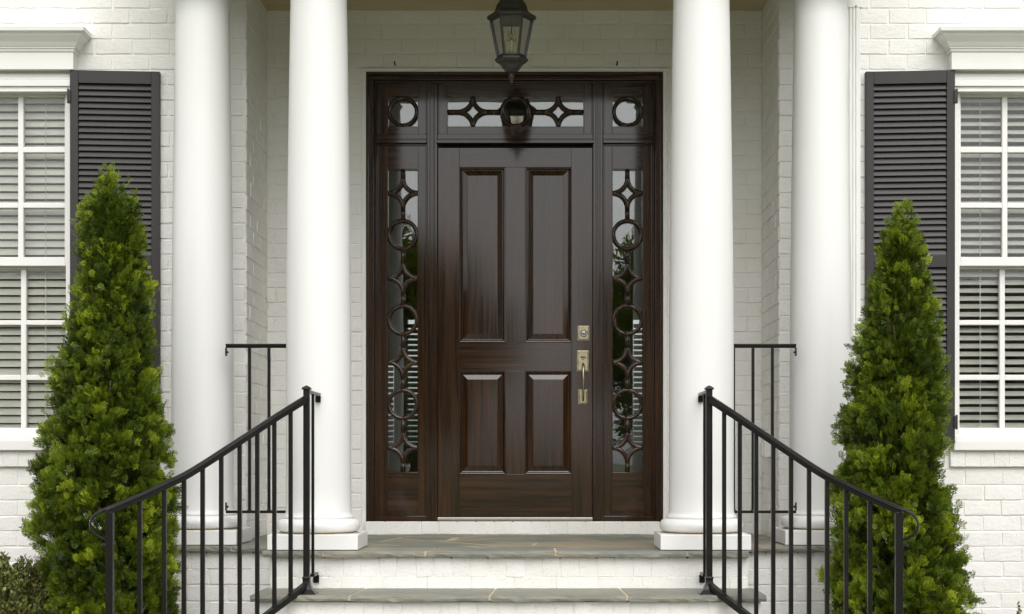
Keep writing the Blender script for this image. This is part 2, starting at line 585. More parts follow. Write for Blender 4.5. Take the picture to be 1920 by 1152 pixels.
# thin plaster bead over the door head
mb = MB()
mb.box(DH[0] - .03, DH[1] + .03, BY - .016, BY + .0, Z(134, BY), Z(129.5, BY))
mb.build('head_bead', 'trim', house, .002)
# brick ledge under the door
mb = MB()
lz0, lz1 = FLOOR, Z(978.5, 8.50)
mb.box(DH[0], X(1240, BY), 8.502, 8.62, lz0, lz1 - .002)
brickwork(mb, lambda u, z, o: (u, 8.502 - o, z), DH[0], X(1240, BY), lz0 + .002, lz1, .2, .098, lz0 - .003, DH[0], (), .006, .003, False)
mb.build('door_ledge', 'brick', house)
# upper walls and roof slab of the main house (above the picture)
mb = MB()
mb.add([(-6.9, WY - .45, 6.4), (6.9, WY - .45, 6.4), (6.9, 17.6, 6.4), (-6.9, 17.6, 6.4), (-5.4, 11.0, 9.0), (5.4, 11.0, 9.0), (5.4, 14, 9.0), (-5.4, 14, 9.0)],
       [(0, 3, 2, 1), (4, 5, 6, 7), (0, 1, 5, 4), (1, 2, 6, 5), (2, 3, 7, 6), (3, 0, 4, 7)])
mb.build('roof', 'roof', house)
# room behind the door and windows
mb = MB()
RY1 = 13.6
iw = [(-1.22, -1.11, 1.50, 2.25), (-1.00, -.86, 1.50, 2.60), (.94, 1.12, 1.50, 2.60), (-5.4, -2.1, 1.4, 3.3), (2.1, 5.4, 1.4, 3.3)]  # last two openings are out of sight, added to light the room
wall_sheet(mb, -6.3, 6.3, RY1, 0, 3.9, iw, .15)
mb.box(-6.4, -6.3, WY + .1, RY1 + .15, 0, 3.9); mb.box(6.3, 6.4, WY + .1, RY1 + .15, 0, 3.9)
mb.box(-6.3, 6.3, WY + .8, RY1, 3.75, 3.9)
mb.build('room_wall', 'interior', house)
mb = MB(); mb.box(-6.3, 6.3, BY + .16, RY1, FLOOR - .12, FLOOR - .02)
mb.build('room_floor', 'floorboards', house)
for (a, b, c, d) in iw:
    if d > 3: continue
    mb = MB()
    n = int((d - c) / .046)
    for i in range(n):
        zc = c + .02 + i * .046
        mb.obox(((a + b) / 2, RY1 - .04, zc), ((b - a) / 2, .019, .0012), Matrix.Rotation(R(66), 3, 'X'))
    mb.build('back_blind', 'blind', house)
# added boxes behind the blinds: dark back blocks light, white sides brighten slats
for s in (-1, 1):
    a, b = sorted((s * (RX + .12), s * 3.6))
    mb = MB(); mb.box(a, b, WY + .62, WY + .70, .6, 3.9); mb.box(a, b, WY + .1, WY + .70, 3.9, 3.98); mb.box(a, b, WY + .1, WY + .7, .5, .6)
    mb.build('added_blind_box', 'roomshade', house)
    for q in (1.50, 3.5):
        mb = MB(); mb.box(s * q, s * (q + .1), WY + .1, WY + .62, .6, 3.9); mb.build('added_blind_box', 'trim', house)

# ---------------------------------------------------------------- windows
def window(s):
    def sx(px_l, d):      # measured on the left window, mirrored for the right one
        return -s * X(px_l, d) if s > 0 else X(px_l, d)
    win = None
    # casing
    mb = MB()
    xi = WX; xo = WX + win_w
    zt, zb = Z(169, 7.93), Z(822, 7.93)
    def bx(m, a, b, y0, y1, z0, z1): m.box(s * a, s * b, y0, y1, z0, z1)
    cas = .0345
    bx(mb, xi, xi + cas, 7.925, 8.03, zb, zt); bx(mb, xo - cas, xo, 7.925, 8.03, zb, zt)
    bx(mb, xi + .0, xo - .0, 7.925, 8.03, zt, Z(163, 7.93))
    # outer bead
    bx(mb, xi - .0, xi + .012, 7.915, 7.925, zb, zt); bx(mb, xo - .012, xo, 7.915, 7.925, zb, zt)
    win = mb.build('window', 'trim', house, .003)
    # head trim with small steps
    mb = MB()
    y0 = 7.905
    for (a, b, p) in ((131, 139, .0), (139, 145, .012), (145, 151, .018), (151, 163, .022), (163, 168.5, .010), (168.5, 173, .016)):
        bx(mb, xi - .004 + (p - .022) * .0, xo + .004, y0 - p + .022 - .02, WY + .06, Z(b, 7.9), Z(a, 7.9) - .0005)
    mb.build('head_trim', 'trim', win, .0025)
    # frieze and crown
    mb = MB()
    fx0, fx1 = xi - .022, xo + .022
    fd = 7.86
    bx(mb, fx0, fx1, fd, WY + .0, Z(130.5, fd), Z(92, fd))
    mb.build('frieze', 'trim', win, .002)
    mb = MB()
    prof = [(92.2, .003), (90, .007), (87, .0075), (86, .013), (83.5, .014), (83, .017), (80, .022), (75, .030), (70, .041), (65, .052), (62, .056), (61.2, .061), (59, .063), (58.4, .071), (51, .073), (50, .071), (47.5, .02), (46, -.06)]
    vs = []
    for py, p in prof:
        z = Z(py, 7.80)
        xs = [fx0 - p, fx0 - p, fx1 + p, fx1 + p]
        ys = [WY, fd - p, fd - p, WY]
        for q in range(4): vs.append((s * xs[q], ys[q], z))
    fs = []
    for i in range(len(prof) - 1):
        for q in range(3):
            f4 = (i * 4 + q, i * 4 + q + 1, (i + 1) * 4 + q + 1, (i + 1) * 4 + q)
            fs.append(f4 if s > 0 else f4[::-1])
    fs.append(tuple((len(prof) - 1) * 4 + q for q in range(4)))
    fs.append((3, 2, 1, 0))
    mb.add(vs, fs)
    mb.build('cornice', 'trim', win, 0, fix=True)
    # sill
    mb = MB()
    bx(mb, xi - .0, xo + .0, 7.895, 8.03, Z(845, 7.9), Z(826, 7.9))
    bx(mb, xi + .004, xo - .004, 7.915, 8.03, Z(825.9, 7.915), Z(817, 7.915))
    mb.build('sill', 'trim', win, .004)
    # sashes
    def sash(name, d, th, gx0, zt, zb, zrows, rail_t, rail_b, stile_in):
        mb = MB()
        gl = []
        pw = (win_w - 2 * (gx0 - xi) - 2 * MUN) / 3
        a0 = xi + cas + .0; a1 = xo - cas
        g0, g1 = gx0, xo - (gx0 - xi)
        bx(mb, a0, g0, d, d + th, zb - rail_b, zt + rail_t); bx(mb, g1, a1, d, d + th, zb - rail_b, zt + rail_t)
        bx(mb, g0, g1, d, d + th, zt, zt + rail_t); bx(mb, g0, g1, d, d + th, zb - rail_b, zb)
        xs = [g0 + pw, g0 + 2 * pw + MUN]
        for x in xs: bx(mb, x, x + MUN, d + .004, d + th - .002, zb, zt)
        for (t, b) in zrows:
            segs = [(g0, xs[0]), (xs[0] + MUN, xs[1]), (xs[1] + MUN, g1)]
            for p, q in segs: bx(mb, p, q, d + .0045, d + th - .0025, b, t)
        mb.build(name, 'trim', win, .0028)
        m2 = MB(); bx(m2, g0 - .004, g1 + .004, d + th * .55, d + th * .55 + .004, zb - .004, zt + .004)
        m2.build('pane', 'glass', win)
    dU = 7.950; dL = 7.992
    gxU = -X(121, dU) if True else 0
    gxL = -X(126, dL)
    sash('upper_sash', dU, .038, gxU, Z(182, dU), Z(482.5, dU), [(Z(275.5, dU), Z(286, dU)), (Z(380, dU), Z(390, dU))], Z(173, dU) - Z(182, dU), Z(482.5, dU) - Z(499, dU), 0)
    sash('lower_sash', dL, .036, gxL, Z(505, dL), Z(802.5, dL), [(Z(600.5, dL), Z(609.5, dL)), (Z(703, dL), Z(713, dL))], .030, Z(802.5, dL) - Z(824, dL), 0)
    # blind
    mb = MB()
    db = 8.048
    pitch = .0405 if s < 0 else .0402
    tilt = R(55) if s < 0 else R(37)
    z = Z(188, db)
    zend = Z(830, db)
    while z > zend:
        jt = random.uniform(-.012, .012)
        nseg = 6
        hw = .0205
        for q in range(2):
            pass
        c = ((xi + xo) / 2 * s, db, z + random.uniform(-.0006, .0006))
        # a slightly crowned slat
        rot = Matrix.Rotation(tilt + jt, 3, 'X')
        pr = [(-hw, 0), (-hw * .5, .0022), (0, .003), (hw * .5, .0022), (hw, 0)]
        vs = []
        for xx in (xi + .03, xo - .03):
            for py_, pz_ in pr:
                v = Vector(c) + rot @ Vector((0, py_, pz_)); vs.append((s * xx, v.y, v.z))
            for py_, pz_ in pr:
                v = Vector(c) + rot @ Vector((0, py_, pz_ - .0026)); vs.append((s * xx, v.y, v.z))
        fs = []
        for q in range(4):
            fs.append((q, q + 1, 10 + q + 1, 10 + q)); fs.append((5 + q, 15 + q, 15 + q + 1, 5 + q + 1))
        fs += [(0, 10, 15, 5), (4, 9, 19, 14)]
        mb.add(vs, fs, False)
        z -= pitch
    mb.box(s * (xi + .025), s * (xo - .025), db - .03, db + .03, Z(186, db) + .03, Z(150, db))
    mb.build('blind', 'blind', win, fix=True)
    mb = MB()
    for px in (90,):
        xx = -X(px, db) if s < 0 else -X(px, db)
        xx = abs(X(px, db)) if s < 0 else X(1834, db)
        for off in (0, xo + xi - 2 * xx):
            mb.sweep([(s * (xx + off), db - .036, Z(180, db)), (s * (xx + off), db - .036, zend)], .0013, .0013, 5, up=Vector((0, 1, 0)))
            zz = Z(188, db)
            while zz > zend:
                mb.sweep([(s * (xx + off + .004), db - .034, zz), (s * (xx + off + .001), db - .036, zz - .012), (s * (xx + off + .005), db - .033, zz - .024)], .0011, .0011, 4, up=Vector((0, 1, 0)))
                zz -= pitch
    mb.build('ladder_cord', 'cord', win)
    return win
window(-1); window(1)

# ---------------------------------------------------------------- shutters
def shutter(s):
    Wd, Hh = .437, Z(133.5, 7.90) - Z(831, 7.90)
    zt = Z(134, 7.90); zb = zt - Hh
    st = .040; th = .030
    # local frame: x from the hinge (0) outward (W), y depth, built then rotated about the hinge
    mb = MB()
    rails = [(zt - .064, zt), (Z(502.5, 7.9), Z(479, 7.9)), (zb, zb + .085)]
    mb.box(0, st, 0, th, zb, zt); mb.box(Wd - st, Wd, 0, th, zb, zt)
    for a, b in rails: mb.box(st, Wd - st, .0012, th - .001, a, b)
    hx, hy = s * (WX - .003), 7.868
    def place(mb_):
        ang = R(5.2)
        out = []
        for x, y, z in mb_.v:
            xr = x * math.cos(ang) - y * math.sin(ang) * 0 ; yr = y + x * math.sin(ang) * .9
            out.append((hx - s * xr, hy + yr, z))
        mb_.v = out
        if s > 0: mb_.f = [f[::-1] for f in mb_.f]
    place(mb)
    sh = mb.build('shutter', 'shutter', house, .002, fix=True)
    mb = MB()
    for (top, bot) in ((rails[0][0], rails[1][1]), (rails[1][0], rails[2][1])):
        n = round((top - bot) / .0301)
        p = (top - bot) / n
        for i in range(n):
            zc = top - (i + .5) * p
            mb.obox((Wd / 2, th * .5 - .001, zc), (Wd / 2 - st, .0030, .0176), Matrix.Rotation(R(-25 + random.uniform(-1.5, 1.5)), 3, 'X'))
    # louvres lean outwards at the bottom
    mb.v = [(x, y, z) for x, y, z in mb.v]
    place(mb)
    mb.build('louvre', 'shutter', sh, .0012, fix=True)
    for zc in (Z(182, 7.88), Z(792, 7.88)):
        mb = MB()
        mb.box(hx - s * .006, hx + s * .010, 7.858, 7.905, zc - .03, zc + .03)
        mb.lathe([(.006, zc - .036), (.006, zc + .036)], hx + s * .006, 7.862, 10)
        mb.build('hinge', 'shutter', sh, .001)
shutter(-1); shutter(1)

# ---------------------------------------------------------------- downspout
mb = MB()
dx0, dx1 = X(1578, 7.88), X(1612, 7.88)
n = 56
prof = []
for i in range(n + 1):
    t = i / n
    u = dx0 + (dx1 - dx0) * t
    o = (.001 + .007 * abs(math.sin(t * 7.0 * PI * .75 + .5)) ** .6) if t < .76 else .008
    prof.append((u, 7.872 - o))
prof = prof + [(dx1, 7.932), (dx0, 7.932)]
m = len(prof)
vs = [(x, y, z) for z in (.05, 6.2) for x, y in prof]
fs = [(i, (i + 1) % m, m + (i + 1) % m, m + i) for i in range(m)]
mb.add(vs, fs)
dsp = mb.build('downspout', 'strap', house, .0008, 1)
for zc in (Z(8, 7.87),):
    mb = MB()
    mb.box(dx0 - .006, dx1 + .012, 7.862, 7.866, zc - .018, zc + .018)
    mb.box(dx1 + .008, dx1 + .012, 7.866, 7.934, zc - .018, zc + .018)
    mb.build('strap', 'strap', dsp, .001)
    mb = MB(); mb.lathe([(.0035, 0), (.0035, .002)], 0, 0, 8)
    mb.v = [(X(1605, 7.86) + x, 7.861 - z, zc + y - .012) for x, y, z in mb.v]
    mb.build('screw', 'black', dsp)
# hooks over the door
for px in (741, 1156.5):
    mb = MB()
    xx = X(px, BY)
    mb.sweep([(xx, BY + .005, Z(123, BY)), (xx, BY - .03, Z(123.5, BY)), (xx, BY - .036, Z(121, BY)), (xx, BY - .036, Z(118, BY))], .0038, .0038, 8, up=Vector((1, 0, 0)))
    mb.build('hook', 'black', house)
# weatherproof outlet on the right return wall
mb = MB()
mb.box(RX - .045, RX, 8.16, 8.27, Z(858, 8.2), Z(828, 8.2)); mb.box(RX - .055, RX - .046, 8.165, 8.265, Z(856, 8.2), Z(830, 8.2))
mb.build('outlet_cover', 'trim', house, .006, 3)

# ---------------------------------------------------------------- door surround
DY = 8.56
def DX(px): return X(px, DY)
def DZ(py): return Z(py, DY)
mb = MB()
zsill = DZ(977)
# outer casing with moulded steps (jambs, head)
def jamb(x0, x1, steps, z0, z1, right=False):
    pass
L0, L1, R0, R1 = DX(687), DX(706), DX(1224), DX(1242.5)
mb.box(L0, L1 - .012, DY - .012, DY + .10, zsill, DZ(151)); mb.box(L1 - .0118, L1, DY + .004, DY + .10, zsill, DZ(151))
mb.box(L0 + .0, L0 + .014, DY - .024, DY - .0125, zsill, DZ(142))
mb.box(R0 + .012, R1, DY - .012, DY + .10, zsill, DZ(151)); mb.box(R0, R0 + .0118, DY + .004, DY + .10, zsill, DZ(151))
mb.box(R1 - .014, R1, DY - .024, DY - .0125, zsill, DZ(142))
# mullions
for a, b in ((800.5, 820), (1112, 1130.5)):
    xa, xb = DX(a), DX(b)
    mb.box(xa, xb, DY + .006, DY + .10, zsill, DZ(156))
    mb.box(xa + .014, xb - .014, DY - .004, DY + .0055, zsill + .001, DZ(156.2))
    mb.box(xa + .021, xb - .021, DY - .009, DY - .0045, zsill + .002, DZ(156.4))
surround = mb.build('door_surround', 'wood', house, .0025)
mb = MB()
mb.box(L0, R1, DY - .024, DY + .10, DZ(142) + .0003, DZ(135)); mb.box(L0 + .0145, R1 - .0145, DY - .010, DY + .1, DZ(151) + .0004, DZ(142))
mb.box(L1, R0, DY + .004, DY + .1, DZ(156) + .0004, DZ(151))
mb.build('head_rail', 'woodh', surround, .0025)
# transom bars (ledges) in three bays
bays = [(706, 800.5), (820, 1112), (1130.5, 1224)]
mb = MB()
for a, b in bays:
    xa, xb = DX(a) + .0005, DX(b) - .0005
    mb.box(xa, xb, DY - .002, DY + .10, DZ(268), DZ(251.5))
    mb.box(xa - (.006 if a == 820 else .0), xb + (.006 if a == 820 else 0), DY - .016, DY - .0025, DZ(269.5), DZ(263.5))
    mb.box(xa, xb, DY - .009, DY - .0022, DZ(263.3), DZ(260.5))
mb.build('transom_bar', 'woodh', surround, .002)
# bottom sill
mb = MB()
mb.box(L0, R1, DY - .035, DY + .10, DZ(978.6), zsill - .0003)
mb.box(DX(706), DX(800), DY + .008, DY + .05, zsill, DZ(968)); mb.box(DX(1131), DX(1224), DY + .008, DY + .05, zsill, DZ(968))
mb.build('door_sill', 'woodh', surround, .002)
mb = MB(); mb.box(DX(820.5), DX(1111.5), DY - .012, DY + .05, zsill + .0002, DZ(970.5))
mb.build('threshold', 'threshold', surround, .003)

def panel_frame(bay, top, bottom, g, mat_v='wood', yf=DY + .018):
    """rails and stiles round a glass opening g=(x0,x1,ytop,ybot) in pixels"""
    a, b = bay
    x0, x1, gt, gb = g
    th = .04
    for nm, mt, bx_ in (('stile', 'wood', (DX(a) + .0004, DX(x0), yf, yf + th, DZ(bottom), DZ(top))), ('stile', 'wood', (DX(x1), DX(b) - .0004, yf, yf + th, DZ(bottom), DZ(top))),
                        ('rail', 'woodh', (DX(x0), DX(x1), yf + .0003, yf + th, DZ(gt), DZ(top))), ('rail', 'woodh', (DX(x0), DX(x1), yf + .0003, yf + th, DZ(bottom), DZ(gb)))):
        q_ = MB(); q_.box(*bx_); q_.build(nm, mt, surround, .0015)
    # inner stop mouldings round the bay
    m3 = MB()
    X0, X1, Zt, Zb = DX(a), DX(b), DZ(top), DZ(bottom)
    m3.box(X0 + .0006, X0 + .008, yf - .010, yf - .0004, Zb, Zt); m3.box(X1 - .008, X1 - .0006, yf - .010, yf - .0004, Zb, Zt)
    m3.box(X0 + .0082, X1 - .0082, yf - .010, yf - .0004, Zt - .008, Zt - .0004)
    m3.build('stop_bead', 'wood', surround, .002)
    m4 = MB()
    m4.box(DX(x0) - .006, DX(x1) + .006, yf + .022, yf + .027, DZ(gb) - .006, DZ(gt) + .006)
    m4.build('pane', 'doorglass', surround)
    # thin bead round the glass
    m5 = MB()
    gx0, gx1, gz0, gz1 = DX(x0), DX(x1), DZ(gb), DZ(gt)
    bw = .0035
    m5.box(gx0, gx0 + bw, yf + .004, yf + .0215, gz0, gz1); m5.box(gx1 - bw, gx1, yf + .004, yf + .0215, gz0, gz1)
    m5.box(gx0 + bw, gx1 - bw, yf + .004, yf + .0215, gz1 - bw, gz1); m5.box(gx0 + bw, gx1 - bw, yf + .004, yf + .0215, gz0, gz0 + bw)
    m5.build('glazing_bead', 'wood', surround)
    return yf

U = DY / F    # metres per photo pixel at the door
def ring(mb, cx, cy, r, yf, wd=.0112):
    c = Vector((DX(cx), yf + .010, DZ(cy)))
    pts = [c + Vector((math.cos(a), 0, math.sin(a))) * (r * U) for a in [2 * PI * k / 48 for k in range(48)]]
    mb.sweep(pts, wd, .012, 10, up=Vector((0, 1, 0)), closed=True)
    mb.sweep(pts, wd * .45, .0148, 8, up=Vector((0, 1, 0)), closed=True)
def bar(mb, x0, y0, x1, y1, yf, wd=.0125):
    mb.sweep([(DX(x0), yf + .010, DZ(y0)), (DX(x1), yf + .010, DZ(y1))], wd, .0085, 10, up=Vector((0, 1, 0)))
    mb.sweep([(DX(x0), yf + .010, DZ(y0)), (DX(x1), yf + .010, DZ(y1))], wd * .36, .0115, 8, up=Vector((0, 1, 0)))
def star(mb, cx, cy, yf, R_=28.4, wd=.0125):
    for sx in (-1, 1):
        for sy in (-1, 1):
            pts = []
            for k in range(13):
                a = PI / 2 * k / 12
                # arc centred on the corner, from the vertical axis to the horizontal one
                pts.append((DX(cx + sx * (R_ - R_ * math.cos(a))), yf + .010, DZ(cy + sy * (R_ - R_ * math.sin(a)))))
            mb.sweep(pts, wd, .0085, 10, up=Vector((0, 1, 0)))
            mb.sweep(pts, wd * .36, .0115, 8, up=Vector((0, 1, 0)))
# square corner lights
for bay, cx in ((bays[0], 755), (bays[2], 1177)):
    yf = panel_frame(bay, 156, 251, (cx - 29, cx + 29, 178.5, 237))
    mb = MB(); ring(mb, cx, 207.8, 25.6, yf)
    mb.build('ring_tracery', 'wood', surround)
# transom light
yf = panel_frame(bays[1], 156, 251, (838, 1095, 179, 237))
mb = MB()
ring(mb, 966.5, 208, 26.3, yf)
for cx in (886, 1047): star(mb, cx, 208, yf)
bar(mb, 838, 208, 859, 208, yf); bar(mb, 913, 208, 938, 208, yf); bar(mb, 995, 208, 1020, 208, yf); bar(mb, 1074, 208, 1095, 208, yf)
mb.build('ring_and_star_tracery', 'wood', surround)
# sidelights
for bay, cx in ((bays[0], 754.5), (bays[2], 1177)):
    yf = panel_frame(bay, 270, 968, (cx - 29, cx + 29, 316, 886))
    mb = MB()
    for cy in (360.5, 521, 679.5, 840): star(mb, cx, cy, yf)
    for cy in (439, 599.5, 758): ring(mb, cx, cy, 26.3, yf)
    for a, b in ((316, 333), (388, 413), (465, 493), (549, 573.5), (625.5, 652), (707, 732), (784, 813), (867, 886)): bar(mb, cx, a, cx, b, yf)
    mb.build('ring_and_star_tracery', 'wood', surround)

# ---------------------------------------------------------------- the door itself
ydoor = DY + .022
mb = MB()
px = dict(l=820.8, r=1111.2, t=276, b=969.5)
stl, str_ = 861, 1071.5
cl, crr = 947.5, 984.5
rows = [(312.5, 641.5), (696, 889.5)]
mb.box(DX(px['l']), DX(stl), ydoor, ydoor + .045, DZ(px['b']), DZ(px['t']))
mb.box(DX(str_), DX(px['r']), ydoor, ydoor + .045, DZ(px['b']), DZ(px['t']))
for t, b in rows: mb.box(DX(cl), DX(crr), ydoor + .0002, ydoor + .045, DZ(b), DZ(t))
door = mb.build('door', 'wood', house, .0012)
for a, b in ((px['t'], rows[0][0]), (rows[0][1], rows[1][0]), (rows[1][1], px['b'])):
    mb = MB(); mb.box(DX(stl), DX(str_), ydoor + .0001, ydoor + .045, DZ(b), DZ(a)); mb.build('door_rail', 'woodh', door, .0012)
for t, b in rows:
    for a, c in ((stl, cl), (crr, str_)):
        mb = MB()
        x0, x1, z0, z1 = DX(a), DX(c), DZ(b), DZ(t)
        lp = []
        for ins, dep in ((0, 0), (.0, -.003), (.003, -.0045), (.007, -.003), (.010, .004), (.0125, .011), (.015, .012), (.0165, .0125), (.043, .0035), (.0435, .0015), (.0455, .001)):
            lp.append((x0 + ins, x1 - ins, z0 + ins, z1 - ins, ydoor + dep))
        mb.rings(lp)
        mb.build('raised_panel', 'wood', door)
# hardware
def plate(mb, a, b, t, bt, y, th):
    x0, x1, z0, z1 = DX(a), DX(b), DZ(bt), DZ(t)
    mb.rings([(x0, x1, z0, z1, y), (x0, x1, z0, z1, y - th * .35), (x0 + .003, x1 - .003, z0 + .003, z1 - .003, y - th * .6), (x0 + .006, x1 - .006, z0 + .006, z1 - .006, y - th * .65), (x0 + .009, x1 - .009, z0 + .009, z1 - .009, y - th)])
def disc(mb, cx, cz, prof, n=28):
    m2 = MB(); m2.lathe(prof, 0, 0, n)
    mb.add([(cx + x, -z, cz + y) for x, y, z in m2.v], [f for f in m2.f], True)
mb = MB(); plate(mb, 1083, 1106, 610, 638.5, ydoor, .008)
db = mb.build('deadbolt', 'brass', door)
mb = MB(); disc(mb, DX(1094.5), DZ(624), [(.0215, -ydoor + .004), (.0215, -ydoor + .014), (.018, -ydoor + .019), (.0155, -ydoor + .0195), (.015, -ydoor + .0165), (.001, -ydoor + .0175)])
mb.build('lock_cylinder', 'steel', door, fix=True)
mb = MB(); disc(mb, DX(1094.5), DZ(624), [(.0095, -ydoor + .0176), (.0095, -ydoor + .0186), (.008, -ydoor + .019)])
mb.build('key_plug', 'steel', door, fix=True)
mb = MB(); mb.box(DX(1094.5) - .0012, DX(1094.5) + .0012, ydoor - .0198, ydoor - .0188, DZ(626.5), DZ(621.5))
mb.build('keyway', 'black', door)
mb = MB(); plate(mb, 1081.5, 1105, 656.5, 697, ydoor, .009)
m2 = MB(); plate(m2, 1084, 1102.5, 730, 758.5, ydoor, .009); m2.build('handle_plate', 'brass', door)
hx = DX(1093.5)
g = [(697 - 14, .006, .006), (682, .018, .0075), (684, .034, .0085), (690, .046, .0088), (698, .053, .0095), (706, .056, .0098), (716, .056, .0085), (728, .053, .0070), (738, .046, .0062), (744, .036, .0060), (748, .022, .0065), (750, .008, .008), (751, .002, .008)]
pts = [(hx, ydoor - p, DZ(py)) for py, p, w_ in g]
mb.sweep(pts, 1, .8, 14, up=Vector((1, 0, 0)), taper=[w_ for _, _, w_ in g])
mb.build('door_handle', 'brass', door, fix=True)
mb = MB()
# thumb latch
zt = DZ(670)
mb.sweep([(hx - .012, ydoor - .018, zt + .002), (hx, ydoor - .026, zt), (hx + .012, ydoor - .018, zt + .002)], .0035, .0055, 10, up=Vector((0, 1, 0)))
mb.box(hx - .004, hx + .004, ydoor - .022, ydoor - .006, zt - .012, zt)
mb.build('thumb_latch', 'brass', door, .001, fix=True)
mb = MB(); mb.box(hx - .0035, hx + .0035, ydoor - .0096, ydoor - .0088, zt - .013, zt - .004); mb.build('latch_slot', 'black', door)

# ================================================================== porch
porch = thing('brick_porch', 'raised brick portico with four white round columns and bluestone floor before the dark door', 'porch', (0, 7.4, 0))
PI0, PO0 = 6.965, 7.385       # front edges: centre bay / side bays (stone nosing)
# core
mb = MB()
mb.box(-1.05, 1.05, 7.000, 7.40, 0, FLOOR - .034)
mb.box(-1.79, 1.79, 7.42, BY, 0, FLOOR - .036)
mb.build('porch_base', 'brick', porch)
mb = MB()
# riser facing of the centre bay: a rowlock course over a thin stretcher course
zt = FLOOR - .028
lt = Z(1103, 7.0)
brickwork(mb, lambda u, z, o: (u, 7.0 - o, z), -1.05, 1.05, zt - .088, zt, .2, .0800, zt - .090, -1.05, (), .0045, .0028, False)
brickwork(mb, lambda u, z, o: (u, 7.0 - o, z), -1.05, 1.05, 0.02, zt - .086, .0769, .1895, zt - .086 - .0769 * 14, -1.02, (), .006, .004)
# side bays: rowlock then stretchers
for s in (-1, 1):
    a, b = sorted((s * 1.05, s * 1.79))
    brickwork(mb, lambda u, z, o: (u, 7.42 - o, z), a, b, zt - .082, zt, .2, .0745, zt - .084, -1.79, (), .007, .004, False)
    brickwork(mb, lambda u, z, o: (u, 7.42 - o, z), a, b, .02, zt - .080, .0769, .1895, zt - .080 - .0769 * 14, -1.70)
    if s > 0: brickwork(mb, lambda u, z, o: (1.79 + o, u, z), 7.42, WY, .02, zt, .0769, .1895, zt - .08, 7.42, flip=False)
    else: brickwork(mb, lambda u, z, o: (-1.79 - o, u, z), 7.42, WY, .02, zt, .0769, .1895, zt - .08, 7.42, flip=True)
    for q in (0,):
        if s > 0: brickwork(mb, lambda u, z, o: (1.05 + o, u, z), 7.0, 7.42, .02, zt, .0769, .1895, zt - .08, 7.0, flip=False)
        else: brickwork(mb, lambda u, z, o: (-1.05 - o, u, z), 7.0, 7.42, .02, zt, .0769, .1895, zt - .08, 7.0, flip=True)
mb.build('porch_brickwork', 'brick', porch)
# flagstone floor field
mb = MB()
mb.box(-1.0, 1.0, 7.245, 7.66, FLOOR - .034, FLOOR - .001); mb.box(-1.75, 1.75, 7.6605, BY, FLOOR - .034, FLOOR - .001)
mb.build('flagstone_floor', 'paving', porch)

def slab(mb, x0, x1, y0, y1, z0, z1, ang0=0, ang1=0):
    """rough-edged stone slab; ang shifts the back corners for skewed joints"""
    nx = max(3, int((x1 - x0) / .025)); nz = 3; ny = 2
    top, fr, bt = [], [], []
    g = []
    rows_ = [(y1, z1, 0), (y0 + .008, z1, .0003), (y0 + .002, z1 - .002, .0006), (y0, (z0 + z1) / 2, .0010), (y0 + .002, z0 + .002, .0016), (y0 + .012, z0, .0014), (y1, z0, 0)]
    ph = random.uniform(0, 50)
    for r, (y, z, j) in enumerate(rows_):
        for i in range(nx + 1):
            t = i / nx
            k = (y - y0) / (y1 - y0)
            xx = (x0 + ang0 * k) * (1 - t) + (x1 + ang1 * k) * t
            wv = math.sin(xx * 23 + ph) * .0006 + math.sin(xx * 61 + ph * 2) * .0004
            big = (math.sin(xx * 9 + ph * 3) * .0012 if r in (4, 5) else 0)
            g.append((xx + (random.gauss(0, .0012) if i in (0, nx) and r in (2, 3, 4) else 0), y + wv * (j > 0) + random.gauss(0, j), z + (random.gauss(0, j * .6) + big * .8 if r in (4, 5) else 0)))
    fs = []
    m = nx + 1
    for r in range(len(rows_) - 1):
        for i in range(nx): fs.append((r * m + i, (r + 1) * m + i, (r + 1) * m + i + 1, r * m + i + 1))
    fs.append(tuple(r * m for r in reversed(range(len(rows_))))); fs.append(tuple(r * m + nx for r in range(len(rows_))))
    mb.add(g, fs, False)
def tread(parent, name, y0, y1, ztop, th, spans, X0, X1):
    for i, (a, b, s0, s1) in enumerate(spans):
        mb = MB()
        slab(mb, a, b, y0, y1, ztop - th, ztop, s0, s1)
        mb.v = [(x, y, z + random.uniform(-.0004, .0004)) for x, y, z in mb.v]
        o = mb.build(name, 'stone', parent, 0, fix=True)
    mb = MB(); mb.box(X0 + .02, X1 - .02, y0 + .007, y1 - .001, ztop - th + .004, ztop - .0025)
    mb.build('stone_joint', 'mortar', parent)
def xs_at(pxs, d): return [X(p, d) for p in pxs]
d0 = 6.965
e = lambda p: X(p, d0)
tread(porch, 'porch_nosing', PI0, 7.244, FLOOR, .028,
      [(e(492), e(603), 0, .015), (e(607), e(795), .015, .035), (e(799.5), e(1040), .035, -.004), (e(1045), e(1287), -.004, .01), (e(1291), e(1404.5), .01, 0)], e(492), e(1404.5))
for s in (-1, 1):
    a = [(1.092, 1.30, 0, 0), (1.306, 1.62, 0, 0), (1.626, 1.82, 0, 0)]
    if s < 0: a = [(-q, -p, 0, 0) for p, q, _, _ in a][::-1]
    x0_, x1_ = min(q[0] for q in a), max(q[1] for q in a)
    tread(porch, 'porch_nosing', PO0, 7.66, FLOOR, .028, a, x0_, x1_)
    mb = MB(); p, q = sorted((s * 1.0005, s * 1.0915)); mb.box(p, q, 7.25, 7.66, FLOOR - .034, FLOOR - .0015); mb.build('flagstone_floor', 'paving', porch)

